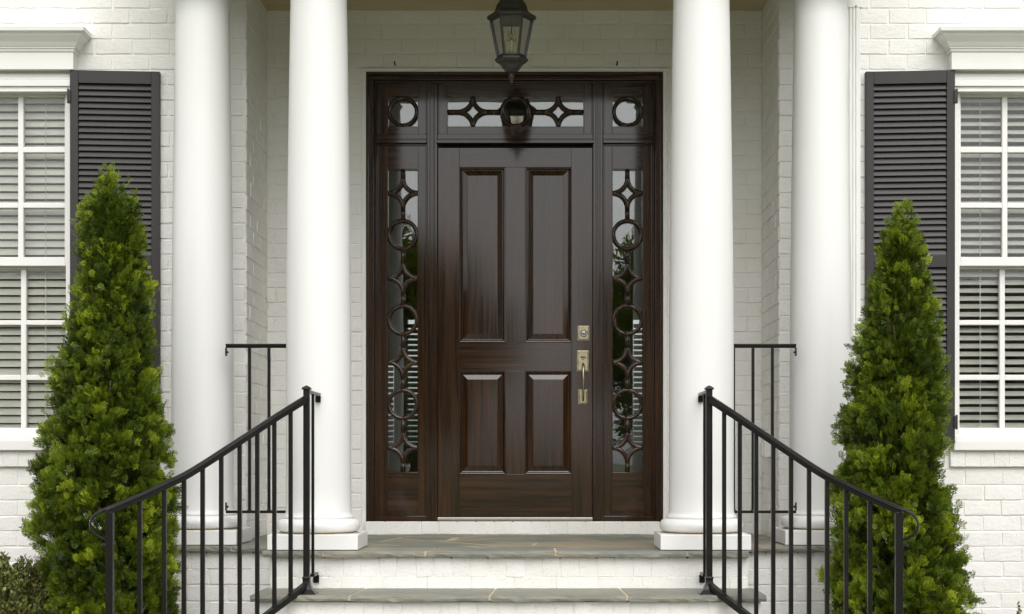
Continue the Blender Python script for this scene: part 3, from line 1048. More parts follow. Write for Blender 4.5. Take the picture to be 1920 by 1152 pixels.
# columns
def column(x, y, label=None):
    mb = MB()
    zb = FLOOR + .072 + .0
    pl = MB(); pl.box(-.2, .2, -.2, .2, FLOOR + .003, FLOOR + .070)
    prof = []
    # torus
    for k in range(13):
        a = -PI / 2 + PI * k / 12
        prof.append((.158 + .031 * math.cos(a), FLOOR + .074 + .031 + .031 * math.sin(a)))
    zt_ = FLOOR + .074 + .062
    prof += [(.159, zt_ + .0005), (.159, zt_ + .012), (.1555, zt_ + .014), (.151, zt_ + .020), (.1475, zt_ + .032)]
    z0s, z1s = zt_ + .032, 3.60
    for k in range(1, 25):
        t = k / 24
        r = .1465 if t < .30 else .1465 - .0215 * ((t - .30) / .70) ** 1.35
        prof.append((r, z0s + (z1s - z0s) * t))
    rt = prof[-1][0]
    prof += [(rt + .012, 3.612), (rt + .014, 3.617), (rt + .012, 3.622), (rt, 3.624), (rt, 3.645), (rt + .006, 3.648), (rt + .03, 3.664), (rt + .036, 3.670), (rt + .036, 3.675)]
    prof = [(.15, FLOOR + .0715)] + prof
    mb.lathe(prof, 0, 0, 72)
    mb.v = [(x + a, y + b, c) for a, b, c in mb.v]
    sh = mb.build('column', 'column', porch, 0)
    pl.v = [(x + a, y + b, c) for a, b, c in pl.v]
    pl.build('plinth', 'column', sh, .0025)
    ck = MB(); ck.lathe([(.183, FLOOR + .0702), (.184, FLOOR + .0722)], x, y, 64); ck.build('caulk_line', 'mortar', sh)
    ab = MB(); ab.box(x - .175, x + .175, y - .175, y + .175, 3.676, 3.698)
    ab.build('abacus', 'column', sh, .003)
for x, y in ((-.868, 7.2), (.868, 7.2), (-1.482, 7.61), (1.482, 7.61)): column(x, y)
# entablature, ceiling, roof
mb = MB()
zb_ = 3.70
mb.box(-1.10, 1.10, 6.955, 7.37, zb_, 4.15)
for s in (-1, 1):
    a, b = sorted((s * 1.1005, s * 1.70)); mb.box(a, b, 7.38, 7.78, zb_, 4.15)
    a, b = sorted((s * 1.32, s * 1.66)); mb.box(a, b, 7.7805, 7.915, zb_, 4.15)
    a, b = sorted((s * .72, s * 1.06)); mb.box(a, b, 7.3705, 7.60, zb_, 4.15)
mb.build('entablature', 'trim', porch, .003)
mb = MB()
mb.box(-1.66, 1.66, 7.371, WY - .001, CEIL + .001, CEIL + .06); mb.box(-RX, RX, WY - .0008, BY, CEIL, CEIL + .06)
mb.build('porch_ceiling', 'ceiling', porch)
mb = MB(); mb.box(-1.16, 1.16, 6.93, 7.40, 4.152, 4.22); mb.box(-1.76, 1.76, 7.34, WY - .002, 4.2205, 4.28)
mb.build('porch_roof', 'trim', porch, .004)

# ================================================================== steps
steps = thing('brick_steps', 'white painted brick steps with bluestone treads leading up to the porch', 'steps', (0, 6.3, 0))
RS = .165
z1_ = FLOOR - RS + .0
dd = 6.62
e = lambda p: X(p, dd)
tread(steps, 'tread', 6.615, 6.999, z1_, .026,
      [(e(469), e(652.5), .0, .03), (e(657.5), e(916), .03, .016), (e(920.5), e(1174), .016, -.014), (e(1179), e(1437), -.014, 0)], e(469), e(1437))
mb = MB()
lv = [(6.65, 7.0, z1_ - .030, 1.06)]
yy, zz = 6.65, z1_
half = [1.06, 1.55, 1.85, 1.95, 2.0]
tr = []
for i in range(1, 5):
    zz2 = z1_ - RS * i
    y0 = 6.65 - .33 * i
    tr.append((y0 - .035, zz2, half[i]))
    mb.box(-half[i], half[i], y0, 6.65 - .33 * (i - 1), 0, zz2 - .030)
mb.box(-1.06, 1.06, 6.65, 6.998, 0, z1_ - .030)
mb.build('step_base', 'brick', steps)
mb = MB()
brickwork(mb, lambda u, z, o: (u, 6.65 - o, z), -1.06, 1.06, z1_ - RS, z1_ - .028, .2, .0800, z1_ - RS, -1.0, (), .0045, .0028, False)
mb.build('step_brickwork', 'brick', steps)
for i in range(1, 5):
    mb = MB()
    brickwork(mb, lambda u, z, o: (u, 6.65 - .33 * i - o, z), -half[i], half[i], max(.01, z1_ - RS * (i + 1)), z1_ - .028 - RS * i, .2, .0800, z1_ - RS * (i + 1), -1.0, (), .0045, .0028, False)
    mb.build('step_brickwork', 'brick', steps)
for y0, zt_, hf in tr:
    n = 5
    ws = [-hf + 2 * hf * k / n for k in range(n + 1)]
    tread(steps, 'tread', y0, y0 + .36, zt_, .026, [(ws[k] + .003, ws[k + 1] - .003, 0, 0) for k in range(n)], -hf, hf)

# ================================================================== stair railings
newel_px = 575
bal = [545, 514.5, 482.5, 449.5, 415, 380, 345, 308, 262]
path = [(575, 744.5, 6.70), (545, 763, 6.595), (514.5, 782, 6.525), (482.5, 803, 6.46), (449.5, 824.5, 6.40), (415, 847, 6.34), (380, 869.5, 6.28), (345, 890.5, 6.22), (308, 908, 6.16), (262, 929.5, 6.09), (206, 953.5, 6.01)]
def stair_rail(s, label):
    fl = lambda p: Vector((p.x * (1 if s < 0 else -1), p.y, p.z))
    def W(px_, py_, d): return fl(Vector((X(px_, d), d, Z(py_, d))))
    root = thing('stair_railing', label, 'railing', tuple(W(575, 1112, 6.70)), 'iron stair railings flanking the steps')
    up = Vector((0, 0, 1))
    sq = lambda m, p, z0, z1, h: m.box(p.x - h, p.x + h, p.y - h, p.y + h, z0, z1)
    # handrail with lamb's tongue
    pts = [W(*p) for p in path]
    end = W(206, 953.5, 6.01)
    k = 6.01 / F
    curl = [(-12, 958.5 - 953.5), (-20, 9), (-27, 15), (-32, 24), (-34, 33), (-32, 42), (-26, 49), (-18, 54.5), (-8, 60), (-3, 65), (-8, 68.5), (-16, 70.5)]
    dx_, dy_ = (-1 if s < 0 else 1), -.35
    cpts = [Vector((end.x + dx_ * (-a) * k * 1.0, end.y + dy_ * (-a) * k, end.z - b * k)) for a, b in curl]
    allp = pts + cpts
    # denser smooth path
    dense = []
    for i in range(len(allp) - 1):
        p0 = allp[max(0, i - 1)]; p1 = allp[i]; p2 = allp[i + 1]; p3 = allp[min(len(allp) - 1, i + 2)]
        for t in (0, .25, .5, .75):
            dense.append(.5 * ((2 * p1) + (p2 - p0) * t + (2 * p0 - 5 * p1 + 4 * p2 - p3) * t * t + (3 * p1 - p0 - 3 * p2 + p3) * t ** 3))
    dense.append(allp[-1])
    nr = (len(pts) - 1) * 4
    tp = [1.0 if i <= nr else max(.62, 1 - (i - nr) / 40) for i in range(len(dense))]
    mb = MB()
    def shifted(dz): return [p + Vector((0, 0, dz)) for p in dense]
    # moulded cap: round-edged flat bar over a square channel
    mb.sweep(shifted(.0), .0165, .0062, 12, up=up, taper=tp)
    mb.sweep(shifted(.005), .0105, .0055, 10, up=up, taper=tp)
    mb.build('handrail', 'iron', root)
    mb = MB()
    mb.sweep([p + Vector((0, 0, -.0125)) for p in dense[:nr + 2]], .0120, .0085, square=True, up=up)
    mb.build('rail_channel', 'iron', root, .001)
    # bottom rail, same fall as the handrail
    DROP = .792
    bpts = [p + Vector((0, 0, -DROP)) for p in dense[:nr + 1]]
    mb = MB(); mb.sweep(bpts, .0125, .0125, square=True, up=up)
    mb.build('bottom_rail', 'iron', root, .0015)
    # newels
    mb = MB()
    p = pts[0]
    ztr = FLOOR - RS
    sq(mb, p, ztr + .03, Z(731, 6.70), .0132)
    mb.build('newel_post', 'iron', root, .0015)
    mb = MB()
    zc = Z(731, 6.70)
    mb.box(p.x - .019, p.x + .019, p.y - .019, p.y + .019, zc, zc + .005)
    mb.lathe([(.0265, zc + .0052), (.022, zc + .010), (.006, zc + .017), (.001, zc + .018)], p.x, p.y, 4, False, PI / 4)
    mb.build('post_cap', 'iron', root, .001)
    # flared shoe
    mb = MB()
    prof = [(.062, ztr + .0008), (.062, ztr + .004), (.052, ztr + .009), (.036, ztr + .020), (.027, ztr + .036), (.0225, ztr + .050), (.0215, ztr + .062), (.024, ztr + .064), (.0245, ztr + .070), (.019, ztr + .075)]
    mb.lathe(prof, p.x, p.y, 4, False, PI / 4)
    sh = mb.build('post_shoe', 'iron', root, .003, 3)
    mb = MB()
    e_ = pts[-1]
    sq(mb, e_, 0.0, e_.z - .015, .0138)
    mb.build('newel_post', 'iron', root, .0015)
    # balusters
    for b_ in bal:
        i = [q[0] for q in path].index(b_)
        p = pts[i]
        mb = MB()
        sq(mb, p, p.z - DROP + .011, p.z - .014, .0085)
        # small welded collar at the foot
        mb.box(p.x - .0105, p.x + .0105, p.y - .0105, p.y + .0105, p.z - DROP + .0115, p.z - DROP + .016)
        mb.build('baluster', 'iron', root, .0012)
    # short return back to the column
    p = pts[0]
    yc = 7.2 - .150
    mb = MB()
    zt_ = Z(733, 6.78)
    xr = p.x
    mb.box(xr - .0125, xr + .0125, p.y + .0135, yc - .004, zt_ - .012, zt_)
    zb_ = Z(1074, 7.0)
    mb.box(xr - .0105, xr + .0105, 6.86, 6.985, zb_ - .008, zb_ + .004)
    mb.build('return_rail', 'iron', root, .001)
    mb = MB()
    mb.box(xr - .012, xr + .012, yc - .010, yc + .004, zt_ - .040, zt_ - .0125)
    mb.box(xr - .013, xr + .013, 6.980, 6.994, zb_ - .044, zb_ - .0085)
    mb.build('wall_bracket', 'iron', root, .003)
    for yb in (6.885,):
        mb = MB(); sq(mb, Vector((xr, yb, 0)), zb_ + .0045, zt_ - .0125, .0062); mb.build('return_baluster', 'iron', root, .001)
    return root
stair_rail(-1, 'black iron stair railing with curled end in front of the taller evergreen')
stair_rail(1, 'black iron stair railing with curled end in front of the shorter evergreen')

# porch side railings
def porch_rail(s, label):
    root = thing('porch_railing', label, 'railing', (s * 1.19, 7.45, FLOOR), 'short iron railings between the columns')
    y = 7.45
    zt_, zb_ = Z(648, y), Z(960, y)
    xo, xi = s * 1.338, s * .985
    mb = MB()
    mb.box(xo, xi, y - .014, y + .014, zt_ - .004, zt_ + .007)
    mb.box(xo, xi, y - .009, y + .009, zt_ - .012, zt_ - .0042)
    mb.build('top_rail', 'iron', root, .002)
    mb = MB(); mb.box(xo, xi, y - .010, y + .010, zb_ - .0065, zb_ + .0065); mb.build('bottom_rail', 'iron', root, .0015)
    for xb in (1.045, 1.136, 1.227):
        mb = MB(); x = s * xb
        mb.box(x - .0068, x + .0068, y - .0068, y + .0068, zb_ + .007, zt_ - .0124)
        mb.box(x - .010, x + .010, y - .009, y + .009, zb_ + .0068, zb_ + .011)
        mb.build('baluster', 'iron', root, .001)
    for z in (zt_ - .032, zb_ + .024):
        mb = MB()
        mb.box(xo - s * .004, xo + s * .002, y - .012, y + .012, z - .018, z + .02)
        m2 = MB(); m2.lathe([(.0055, 0), (.0055, .006), (.003, .008)], 0, 0, 8)
        mb.add([(xo - s * (.004 + zz_), y + yy_, z + xx_) for xx_, yy_, zz_ in m2.v], m2.f, False)
        mb.build('bracket', 'iron', root, .001, fix=True)
    return root
porch_rail(-1, 'short black railing between two columns on the side of the taller evergreen')
porch_rail(1, 'short black railing between two columns on the side of the door handle')

# ================================================================== lantern
LD = 7.60
lx = 0.0
lan = thing('hanging_lantern', 'dark metal hexagonal glass lantern hanging over the front door', 'lantern', (lx, LD, Z(157, LD)))
def LZ(py): return Z(py, LD)
LU = LD / F
def hexprof(mb, prof, rot=0, smooth=False, cap=True): mb.lathe(prof, lx, LD, 6, smooth, rot, cap)
mb = MB()
hexprof(mb, [(40.0 * LU, LZ(39)), (45.5 * LU, LZ(37)), (46.5 * LU, LZ(33)), (45 * LU, LZ(30)), (36 * LU, LZ(25)), (31.5 * LU, LZ(21)), (29.5 * LU, LZ(15)), (27 * LU, LZ(8)), (22 * LU, LZ(1)), (15 * LU, LZ(-5)), (6 * LU, LZ(-9)), (4 * LU, LZ(-14)), (6 * LU, LZ(-17)), (2 * LU, LZ(-22))])
mb.build('roof', 'bronze', lan, .0015)
mb = MB()
mb.sweep([(lx, LD, LZ(-20)), (lx, LD, CEIL - .02)], .004, .004, 8, up=Vector((0, 1, 0)))
mb.lathe([(.055, CEIL), (.055, CEIL - .006), (.03, CEIL - .02), (.01, CEIL - .026)][::-1], lx, LD, 32)
mb.build('stem', 'bronze', lan)
mb = MB()
hexprof(mb, [(26 * LU, LZ(107)), (31 * LU, LZ(111)), (31.5 * LU, LZ(114)), (28 * LU, LZ(118)), (23 * LU, LZ(121)), (19 * LU, LZ(125)), (16 * LU, LZ(130)), (11 * LU, LZ(135)), (6.5 * LU, LZ(137.5))][::-1])
mb.build('lower_cup', 'bronze', lan, .0012)
mb = MB()
mb.lathe([(.5 * LU, LZ(158)), (2 * LU, LZ(156)), (3 * LU, LZ(152)), (2.4 * LU, LZ(149)), (4.8 * LU, LZ(147)), (5.6 * LU, LZ(144)), (4.6 * LU, LZ(140.5)), (3 * LU, LZ(138.5)), (5 * LU, LZ(137))], lx, LD, 20)
mb.build('finial', 'bronze', lan)
mb = MB()
tr_, br_ = 39.5 * LU, 26.0 * LU
for k in range(6):
    a = 2 * PI * k / 6
    p0 = Vector((lx + tr_ * math.cos(a), LD + tr_ * math.sin(a), LZ(38))); p1 = Vector((lx + br_ * math.cos(a), LD + br_ * math.sin(a), LZ(108)))
    mb.sweep([p0, p1], .0052, .0052, square=True, up=Vector((math.cos(a), math.sin(a), 0)))
for (rr, z) in ((38.5 * LU, LZ(39.5)), (26.6 * LU, LZ(106.5))):
    c = [Vector((lx + rr * math.cos(2 * PI * k / 6), LD + rr * math.sin(2 * PI * k / 6), z)) for k in range(7)]
    for k in range(6): mb.sweep([c[k], c[k + 1]], .0035, .0035, square=True)
mb.build('cage', 'bronze', lan, .0008)
for k in range(6):
    a, b = 2 * PI * k / 6, 2 * PI * (k + 1) / 6
    mb = MB(); q = .965
    vs = []
    for off in (q, q - .02):
        for (r_, z) in ((tr_ * off, LZ(39)), (br_ * off, LZ(107))):
            for t in (a, b): vs.append((lx + r_ * math.cos(t), LD + r_ * math.sin(t), z))
    mb.add(vs, [(0, 1, 3, 2), (4, 6, 7, 5), (0, 4, 5, 1), (2, 3, 7, 6), (0, 2, 6, 4), (1, 5, 7, 3)])
    mb.build('pane', 'lampglass', lan)
for i in range(3):
    a = 2 * PI * i / 3 + .5
    cx_, cy_ = lx + .016 * math.cos(a), LD + .016 * math.sin(a)
    mb = MB(); mb.lathe([(.0075, LZ(104)), (.0075, LZ(78))], cx_, cy_, 16); mb.build('candle_sleeve', 'candle', lan)
    mb = MB(); mb.lathe([(.003, LZ(78)), (.0055, LZ(74)), (.006, LZ(69)), (.004, LZ(62)), (.0008, LZ(54))], cx_, cy_, 12); mb.build('bulb', 'bulb', lan)
mb = MB(); mb.sweep([(lx, LD, LZ(108)), (lx, LD, LZ(30))], .0028, .0028, 8, up=Vector((0, 1, 0)))
mb.lathe([(.024, LZ(106)), (.024, LZ(104.2))], lx, LD, 20)
mb.build('candle_holder', 'bronze', lan)

# ================================================================== plants
def np_mesh(name, V, Fq, tone, mat, parent=None):
    me = bpy.data.meshes.new(name)
    nv, nf = len(V), len(Fq)
    k = Fq.shape[1]
    me.vertices.add(nv); me.vertices.foreach_set('co', V.astype(np.float32).ravel())
    me.loops.add(nf * k); me.loops.foreach_set('vertex_index', Fq.astype(np.int32).ravel())
    me.polygons.add(nf)
    me.polygons.foreach_set('loop_start', np.arange(0, nf * k, k, dtype=np.int32))
    me.polygons.foreach_set('loop_total', np.full(nf, k, dtype=np.int32))
    me.update(calc_edges=True)
    at = me.attributes.new('tone', 'FLOAT', 'POINT')
    at.data.foreach_set('value', tone.astype(np.float32))
    me.materials.append(M[mat])
    o = bpy.data.objects.new(name, me)
    COL.objects.link(o)
    if parent is not None: attach(o, parent)
    return o

def spray_template(seed):
    """flat fan of scale-leaved twiglets, unit length along +Y, lying in XY, curved in Z"""
    r = np.random.default_rng(seed)
    V, Q, T = [], [], []
    def twig(p, ang, L, w, t0, t1, z0):
        d = np.array([math.sin(ang), math.cos(ang)]); n = np.array([d[1], -d[0]])
        b = len(V)
        curve = r.uniform(-.18, .18)
        pts = []
        for (s_, ww) in ((0, .45), (.35, 1.0), (.7, .9), (1.0, .12)):
            q = p + d * L * s_ + n * curve * L * s_ * s_
            zz = z0 + .12 * s_ * L + (.05 * w if ww > .5 else 0)
            for sg in (-1, 1):
                V.append((q[0] + n[0] * w * ww * sg, q[1] + n[1] * w * ww * sg, zz - abs(sg) * .0)); T.append(t0 + (t1 - t0) * s_)
        for i in range(3): Q.append((b + 2 * i, b + 2 * i + 1, b + 2 * i + 3, b + 2 * i + 2))
    twig(np.array([0., 0.]), 0, 1.0, .026, .1, 1.0, 0)
    for i, s_ in enumerate((.15, .31, .47, .62, .77)):
        for sg in (-1, 1):
            L = (.58 - .44 * s_) * r.uniform(.75, 1.35)
            a = sg * r.uniform(.5, .85)
            p = np.array([0, s_ + (.04 if sg > 0 else 0)])
            z_ = r.uniform(-.07, .07)
            twig(p, a, L, .027, .15 + .4 * s_, .75 + .25 * s_, z_)
            if L > .22:
                for f_ in (.5,):
                    q = p + np.array([math.sin(a), math.cos(a)]) * L * f_
                    twig(q, a + sg * .55, L * .42, .024, .4, .95, z_ + r.uniform(-.04, .04)); twig(q, a - sg * .6, L * .42, .024, .4, .95, z_ + r.uniform(-.04, .04))
    return np.array(V), np.array(Q), np.array(T)
SPR = [spray_template(s) for s in range(5)]
def leaf_template():
    V = np.array([(0, 0, 0), (-.3, .35, .06), (-.28, .7, .08), (0, 1, 0), (.28, .7, .08), (.3, .35, .06), (0, .5, -.03)], float)
    Q = np.array([(0, 6, 2, 1), (6, 3, 3, 2), (0, 5, 4, 6), (6, 4, 3, 3)])
    return V, Q

def scatter(templates, P, D, Nn, S, tone):
    """place templates at P, +Y along D, normal Nn, size S"""
    outV, outQ, outT = [], [], []
    off = 0
    D = D / np.linalg.norm(D, axis=1, keepdims=True)
    Xa = np.cross(D, Nn); Xa /= np.linalg.norm(Xa, axis=1, keepdims=True) + 1e-9
    Za = np.cross(Xa, D)
    which = rng.integers(0, len(templates), len(P))
    for t, (V, Q, T) in enumerate(templates):
        idx = np.where(which == t)[0]
        if len(idx) == 0: continue
        W = (P[idx, None, :] + S[idx, None, None] * (V[None, :, 0:1] * Xa[idx, None, :] + V[None, :, 1:2] * D[idx, None, :] + V[None, :, 2:3] * Za[idx, None, :]))
        n, m = len(idx), len(V)
        q = Q[None] + (np.arange(n) * m)[:, None, None] + off
        outV.append(W.reshape(-1, 3)); outQ.append(q.reshape(-1, Q.shape[1]))
        outT.append(np.clip(T[None, :] * .62 + tone[idx, None], 0, 1).reshape(-1))
        off += n * m
    return np.concatenate(outV), np.concatenate(outQ), np.concatenate(outT)

def arborvitae(label, prof, d, nclump, seed):
    """prof: list of (py, centre px, half width px) read at depth d"""
    global rng
    rng = np.random.default_rng(seed)
    prof = sorted(prof)
    pys = np.array([p[0] for p in prof], float); cs = np.array([p[1] for p in prof], float); hs_ = np.array([p[2] for p in prof], float)
    base_x = X(cs[-3], d)
    root = thing('arborvitae', label, 'evergreen tree', (base_x, d, 0), 'conical evergreens flanking the steps')
    zs_, xs_, rs_ = CAMZ + (CY - pys) * d / F, CAMX + (cs - CX) * d / F, hs_ * d / F
    order = np.argsort(zs_); zs_, xs_, rs_ = zs_[order], xs_[order], rs_[order]
    zmin, zmax = .10, zs_.max()
    # clumps: area weighted over height
    zz = rng.uniform(zmin, zmax, nclump * 4)
    rr = np.interp(zz, zs_, rs_)
    keep = rng.uniform(0, rs_.max(), len(zz)) < rr + .035
    zz = zz[keep][:nclump]
    n = len(zz)
    th = rng.uniform(0, 2 * PI, n)
    rr = np.interp(zz, zs_, rs_); xc = np.interp(zz, zs_, xs_)
    lump = 1 + .15 * np.sin(3 * th + zz * 7 + seed) * np.cos(zz * 11 + th) + .09 * np.sin(5 * th - zz * 19 + seed)
    rad = rr * lump * rng.uniform(.76, 1.0, n) - np.minimum(.034, rr * .26)
    rad = np.maximum(rad, rr * .12)
    C = np.stack([xc + rad * np.cos(th), d + rad * np.sin(th), zz - .03], 1)
    outd = np.stack([np.cos(th), np.sin(th), np.zeros(n)], 1)
    tone_c = rng.normal(.10, .17, n) + .10 * np.sin(5 * th + zz * 9)
    per = 34
    P = np.repeat(C, per, 0) + rng.normal(0, .016, (n * per, 3))
    o2 = np.repeat(outd, per, 0)
    D = o2 * rng.uniform(.2, .85, (n * per, 1)) + np.array([0, 0, 1.0]) * rng.uniform(.35, 1.35, (n * per, 1)) + rng.normal(0, .40, (n * per, 3))
    Nn = rng.normal(0, 1, (n * per, 3)) + np.cross(o2, np.array([0, 0, 1.0])) * 1.2
    S = rng.uniform(.022, .052, n * per) * np.repeat(np.clip(.72 + rr / .3 * .35, .72, 1.05), per)
    tone = np.repeat(tone_c, per) + rng.normal(0, .06, n * per)
    V1, Q1, T1 = scatter(SPR, P, D, Nn, S, tone)
    # inner sprays, dark tone painted in as shade between the clumps
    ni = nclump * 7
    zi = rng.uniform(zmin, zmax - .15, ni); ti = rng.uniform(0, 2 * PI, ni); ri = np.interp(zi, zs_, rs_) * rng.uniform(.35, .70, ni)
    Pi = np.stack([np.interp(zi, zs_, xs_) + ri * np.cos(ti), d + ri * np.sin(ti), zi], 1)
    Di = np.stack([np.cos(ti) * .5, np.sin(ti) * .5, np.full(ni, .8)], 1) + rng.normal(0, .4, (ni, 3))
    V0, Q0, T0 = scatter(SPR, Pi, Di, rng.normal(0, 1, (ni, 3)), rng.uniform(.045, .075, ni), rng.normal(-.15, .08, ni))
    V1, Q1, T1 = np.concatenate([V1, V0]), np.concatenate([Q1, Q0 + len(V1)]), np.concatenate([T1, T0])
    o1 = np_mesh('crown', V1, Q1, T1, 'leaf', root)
    # wispy leader shoots and stray tips
    m = 230
    zt = np.concatenate([np.full(12, zmax - .02), rng.uniform(zmin + .2, zmax, m - 12)])
    rt = np.interp(zt, zs_, rs_); xt = np.interp(zt, zs_, xs_); tt = rng.uniform(0, 2 * PI, m)
    Pt = np.stack([xt + rt * .93 * np.cos(tt), d + rt * .93 * np.sin(tt), zt], 1)
    Pt[:12, 0] = xt[:12] + rng.normal(0, .014, 12); Pt[:12, 1] = d + rng.normal(0, .014, 12); Pt[:12, 2] = zmax + rng.uniform(-.07, .0, 12)
    Dt = np.stack([np.cos(tt) * .6, np.sin(tt) * .6, np.full(m, 1.0)], 1) + rng.normal(0, .2, (m, 3))
    V2, Q2, T2 = scatter(SPR, Pt, Dt, rng.normal(0, 1, (m, 3)), rng.uniform(.035, .070, m), rng.normal(.25, .10, m))
    np_mesh('shoot', V2, Q2, T2, 'leaf', root)
    # inner brown twigs
    mb = MB()
    top = float(zmax - .12)
    tp = [(base_x, d, 0)] + [(float(np.interp(z, zs_, xs_)), d, z) for z in np.linspace(.3, top, 8)]
    mb.sweep(tp, .030, .030, 10, up=Vector((0, 1, 0)), taper=[1, .95, .9, .8, .7, .55, .4, .25, .12])
    mb.build('trunk', 'bark', root)
    mb = MB()
    rr_ = random.Random(seed)
    for _ in range(260):
        z = rr_.uniform(.12, top); a = rr_.uniform(0, 2 * PI)
        r_ = float(np.interp(z, zs_, rs_)) * rr_.uniform(.6, .86); xx = float(np.interp(z, zs_, xs_))
        z0 = max(.05, z - r_ * .8)
        p0 = Vector((xx, d, z0)); p2 = Vector((xx + r_ * math.cos(a), d + r_ * math.sin(a), z + .03)); p1 = (p0 + p2) / 2 + Vector((0, 0, -.02))
        mb.sweep([p0, p1, p2], .0032, .0032, 5, up=Vector((math.sin(a), -math.cos(a), .1)), taper=[1.4, 1, .4])
    mb.build('branch', 'bark', root)
    return root
arborvitae('taller of the two conical green arborvitae, with the boxwood at its foot',
           [(322, 210, 8), (350, 212, 28), (400, 209, 52), (450, 208, 60), (500, 212, 66), (550, 212, 70), (600, 206, 79), (650, 202, 90), (700, 198, 100), (800, 200, 117), (900, 193, 130), (1000, 198, 128), (1100, 212, 115), (1200, 212, 112), (1320, 212, 100), (1450, 212, 70)], 6.95, 1020, 11)
arborvitae('shorter of the two conical green arborvitae, beside the white downspout',
           [(393, 1692, 7), (422, 1690, 22), (450, 1690, 28), (480, 1689, 38), (520, 1688, 50), (600, 1688, 72), (700, 1684, 88), (800, 1675, 102), (900, 1675, 108), (1000, 1680, 124), (1100, 1687, 131), (1200, 1687, 131), (1320, 1686, 115), (1450, 1686, 80)], 6.95, 980, 23)

def boxwood(label, c, rad, nstem, seed, name='boxwood_shrub', leafs=34, s=(.012, .02)):
    global rng
    rng = np.random.default_rng(seed)
    root = thing(name, label, 'shrub', (c[0], c[1], 0))
    rr_ = random.Random(seed)
    mb = MB()
    P, D = [], []
    for _ in range(nstem):
        a = rr_.uniform(0, 2 * PI); q = math.sqrt(rr_.random())
        tx, ty = math.cos(a) * q, math.sin(a) * q
        hz = rad[2] * (1 - .30 * q ** 3) * rr_.uniform(.74, 1.02)
        p0 = Vector((c[0] + tx * rad[0] * .3, c[1] + ty * rad[1] * .3, 0)); p2 = Vector((c[0] + tx * rad[0], c[1] + ty * rad[1], hz))
        p1 = p0.lerp(p2, .55) + Vector((rr_.gauss(0, .02), rr_.gauss(0, .02), .02))
        mb.sweep([p0, p1, p2], .0022, .0022, 4, up=Vector((1, .2, 0)), taper=[1.3, 1, .5])
        for k in range(leafs):
            t = 1 - (k / leafs) ** 1.0 * .55
            p = (1 - t) ** 2 * p0 + 2 * t * (1 - t) * p1 + t * t * p2
            P.append((p.x + rr_.gauss(0, .003), p.y + rr_.gauss(0, .003), p.z))
            b = k * 2.4 + rr_.random()
            dd_ = (p2 - p1).normalized()
            D.append((math.cos(b) * .8 + dd_.x, math.sin(b) * .8 + dd_.y, .55 + dd_.z * .4))
    mb.build('stem', 'bark', root)
    P, D = np.array(P), np.array(D)
    V, Q = leaf_template()
    T = np.linspace(0, .5, len(V))
    tri = []
    for q in Q:
        a, b, c_, d_ = q
        tri.append((a, b, c_))
        if d_ != c_ and d_ != a: tri.append((a, c_, d_))
    V3, Q3, T3 = scatter([(V, np.array(tri), T)], P, D, rng.normal(0, .5, P.shape) + np.array([0, 0, 1.0]), rng.uniform(s[0], s[1], len(P)), rng.normal(.32, .2, len(P)))
    np_mesh('foliage', V3, Q3, T3, 'box', root)
    return root
boxwood('loose small-leaved boxwood shrub at the foot of the taller evergreen', (X(8, 6.9), 6.9), (.31, .25, .965), 860, 5, leafs=66, s=(.016, .026))
boxwood('few thin leafy sprigs before the bare white brick beneath a window', (X(1936, 7.2), 7.2), (.10, .10, .875), 18, 9, leafs=46, s=(.014, .022))

# ================================================================== ground and what faces the house
mb = MB(); mb.box(-300, 300, -400, 300, -.5, 0)
structure(mb.build('ground', 'lawn'))
mb = MB(); mb.box(-4.5, 4.5, 5.0, WY, -.1, .004)
structure(mb.build('garden_bed', 'soil'))
mb = MB(); mb.box(-1.1, 1.1, -12, 5.3, -.1, .012)
structure(mb.build('path', 'path'))
mb = MB(); mb.box(-120, 120, -20, -13, -.1, .016)
structure(mb.build('road', 'asphalt'))

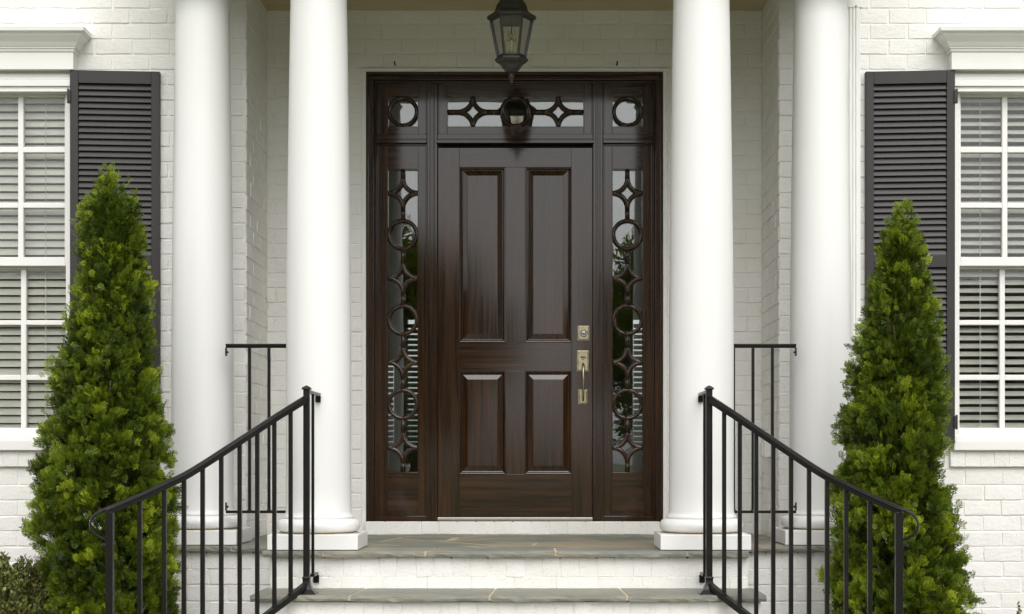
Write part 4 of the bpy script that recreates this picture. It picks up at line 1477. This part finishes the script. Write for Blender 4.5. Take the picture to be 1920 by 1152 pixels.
def far_house(x, y, w_, h, dp, label):
    root = thing('neighbour_house', label, 'house', (x, y, 0))
    mb = MB(); mb.box(x - w_ / 2, x + w_ / 2, y - dp, y, 0, h); mb.build('wall', 'houseb', root)
    mb = MB()
    mb.add([(x - w_ / 2 - .5, y + .5, h), (x + w_ / 2 + .5, y + .5, h), (x + w_ / 2 + .5, y - dp - .5, h), (x - w_ / 2 - .5, y - dp - .5, h), (x - w_ / 2 - .5, y - dp / 2, h + 3), (x + w_ / 2 + .5, y - dp / 2, h + 3)],
           [(0, 1, 2, 3), (0, 4, 5, 1), (3, 2, 5, 4), (0, 3, 4), (1, 5, 2)])
    mb.build('roof', 'roof', root, fix=True)
    n = int(w_ / 2.6)
    for i in range(n):
        for k in range(2):
            cx_ = x - w_ / 2 + (i + .5) * w_ / n
            mb = MB(); mb.box(cx_ - .5, cx_ + .5, y + .002, y + .06, 1 + 2.8 * k, 2.5 + 2.8 * k)
            mb.build('window', 'winglass', root)
far_house(-14, -40, 15, 5.4, 9, 'tan two storey house across the road, with a broad tree at its outer side')
far_house(17, -42, 14, 5.4, 9, 'tan two storey house across the road, facing the downspout side of the facade')
def far_tree(x, y, h, seed, label):
    global rng
    rng = np.random.default_rng(seed)
    root = thing('street_tree', label, 'tree', (x, y, 0), 'trees across the road')
    mb = MB(); mb.sweep([(x, y, 0), (x + .1, y, h * .35), (x, y, h * .7)], .2, .2, 8, up=Vector((0, 1, 0)), taper=[1, .8, .4]); mb.build('trunk', 'bark', root)
    n = 2600
    u = rng.normal(0, 1, (n, 3)); u /= np.linalg.norm(u, axis=1, keepdims=True)
    r = rng.uniform(.45, 1, (n, 1)) * (1 + .25 * np.sin(u[:, :1] * 5 + seed) * np.cos(u[:, 2:] * 6))
    P = np.array([x, y, h * .62]) + u * r * np.array([h * .30, h * .30, h * .38])
    V, Q, T = scatter(SPR, P, u + rng.normal(0, .5, (n, 3)), rng.normal(0, 1, (n, 3)), rng.uniform(.7, 1.1, n), rng.normal(.2, .1, n))
    np_mesh('crown', V, Q, T, 'leaf', root)
for i, (x, y, h, lb) in enumerate([(-27, -33, 10, 'broad street tree beyond the house facing the boxwood'), (-4, -36, 8.5, 'broad street tree between the two houses across the road, nearer the left one'), (5, -38, 9, 'broad street tree between the two houses across the road, nearer the right one'), (29, -34, 10.5, 'broad street tree beyond the house facing the downspout')]):
    far_tree(x, y, h, 40 + i, lb)
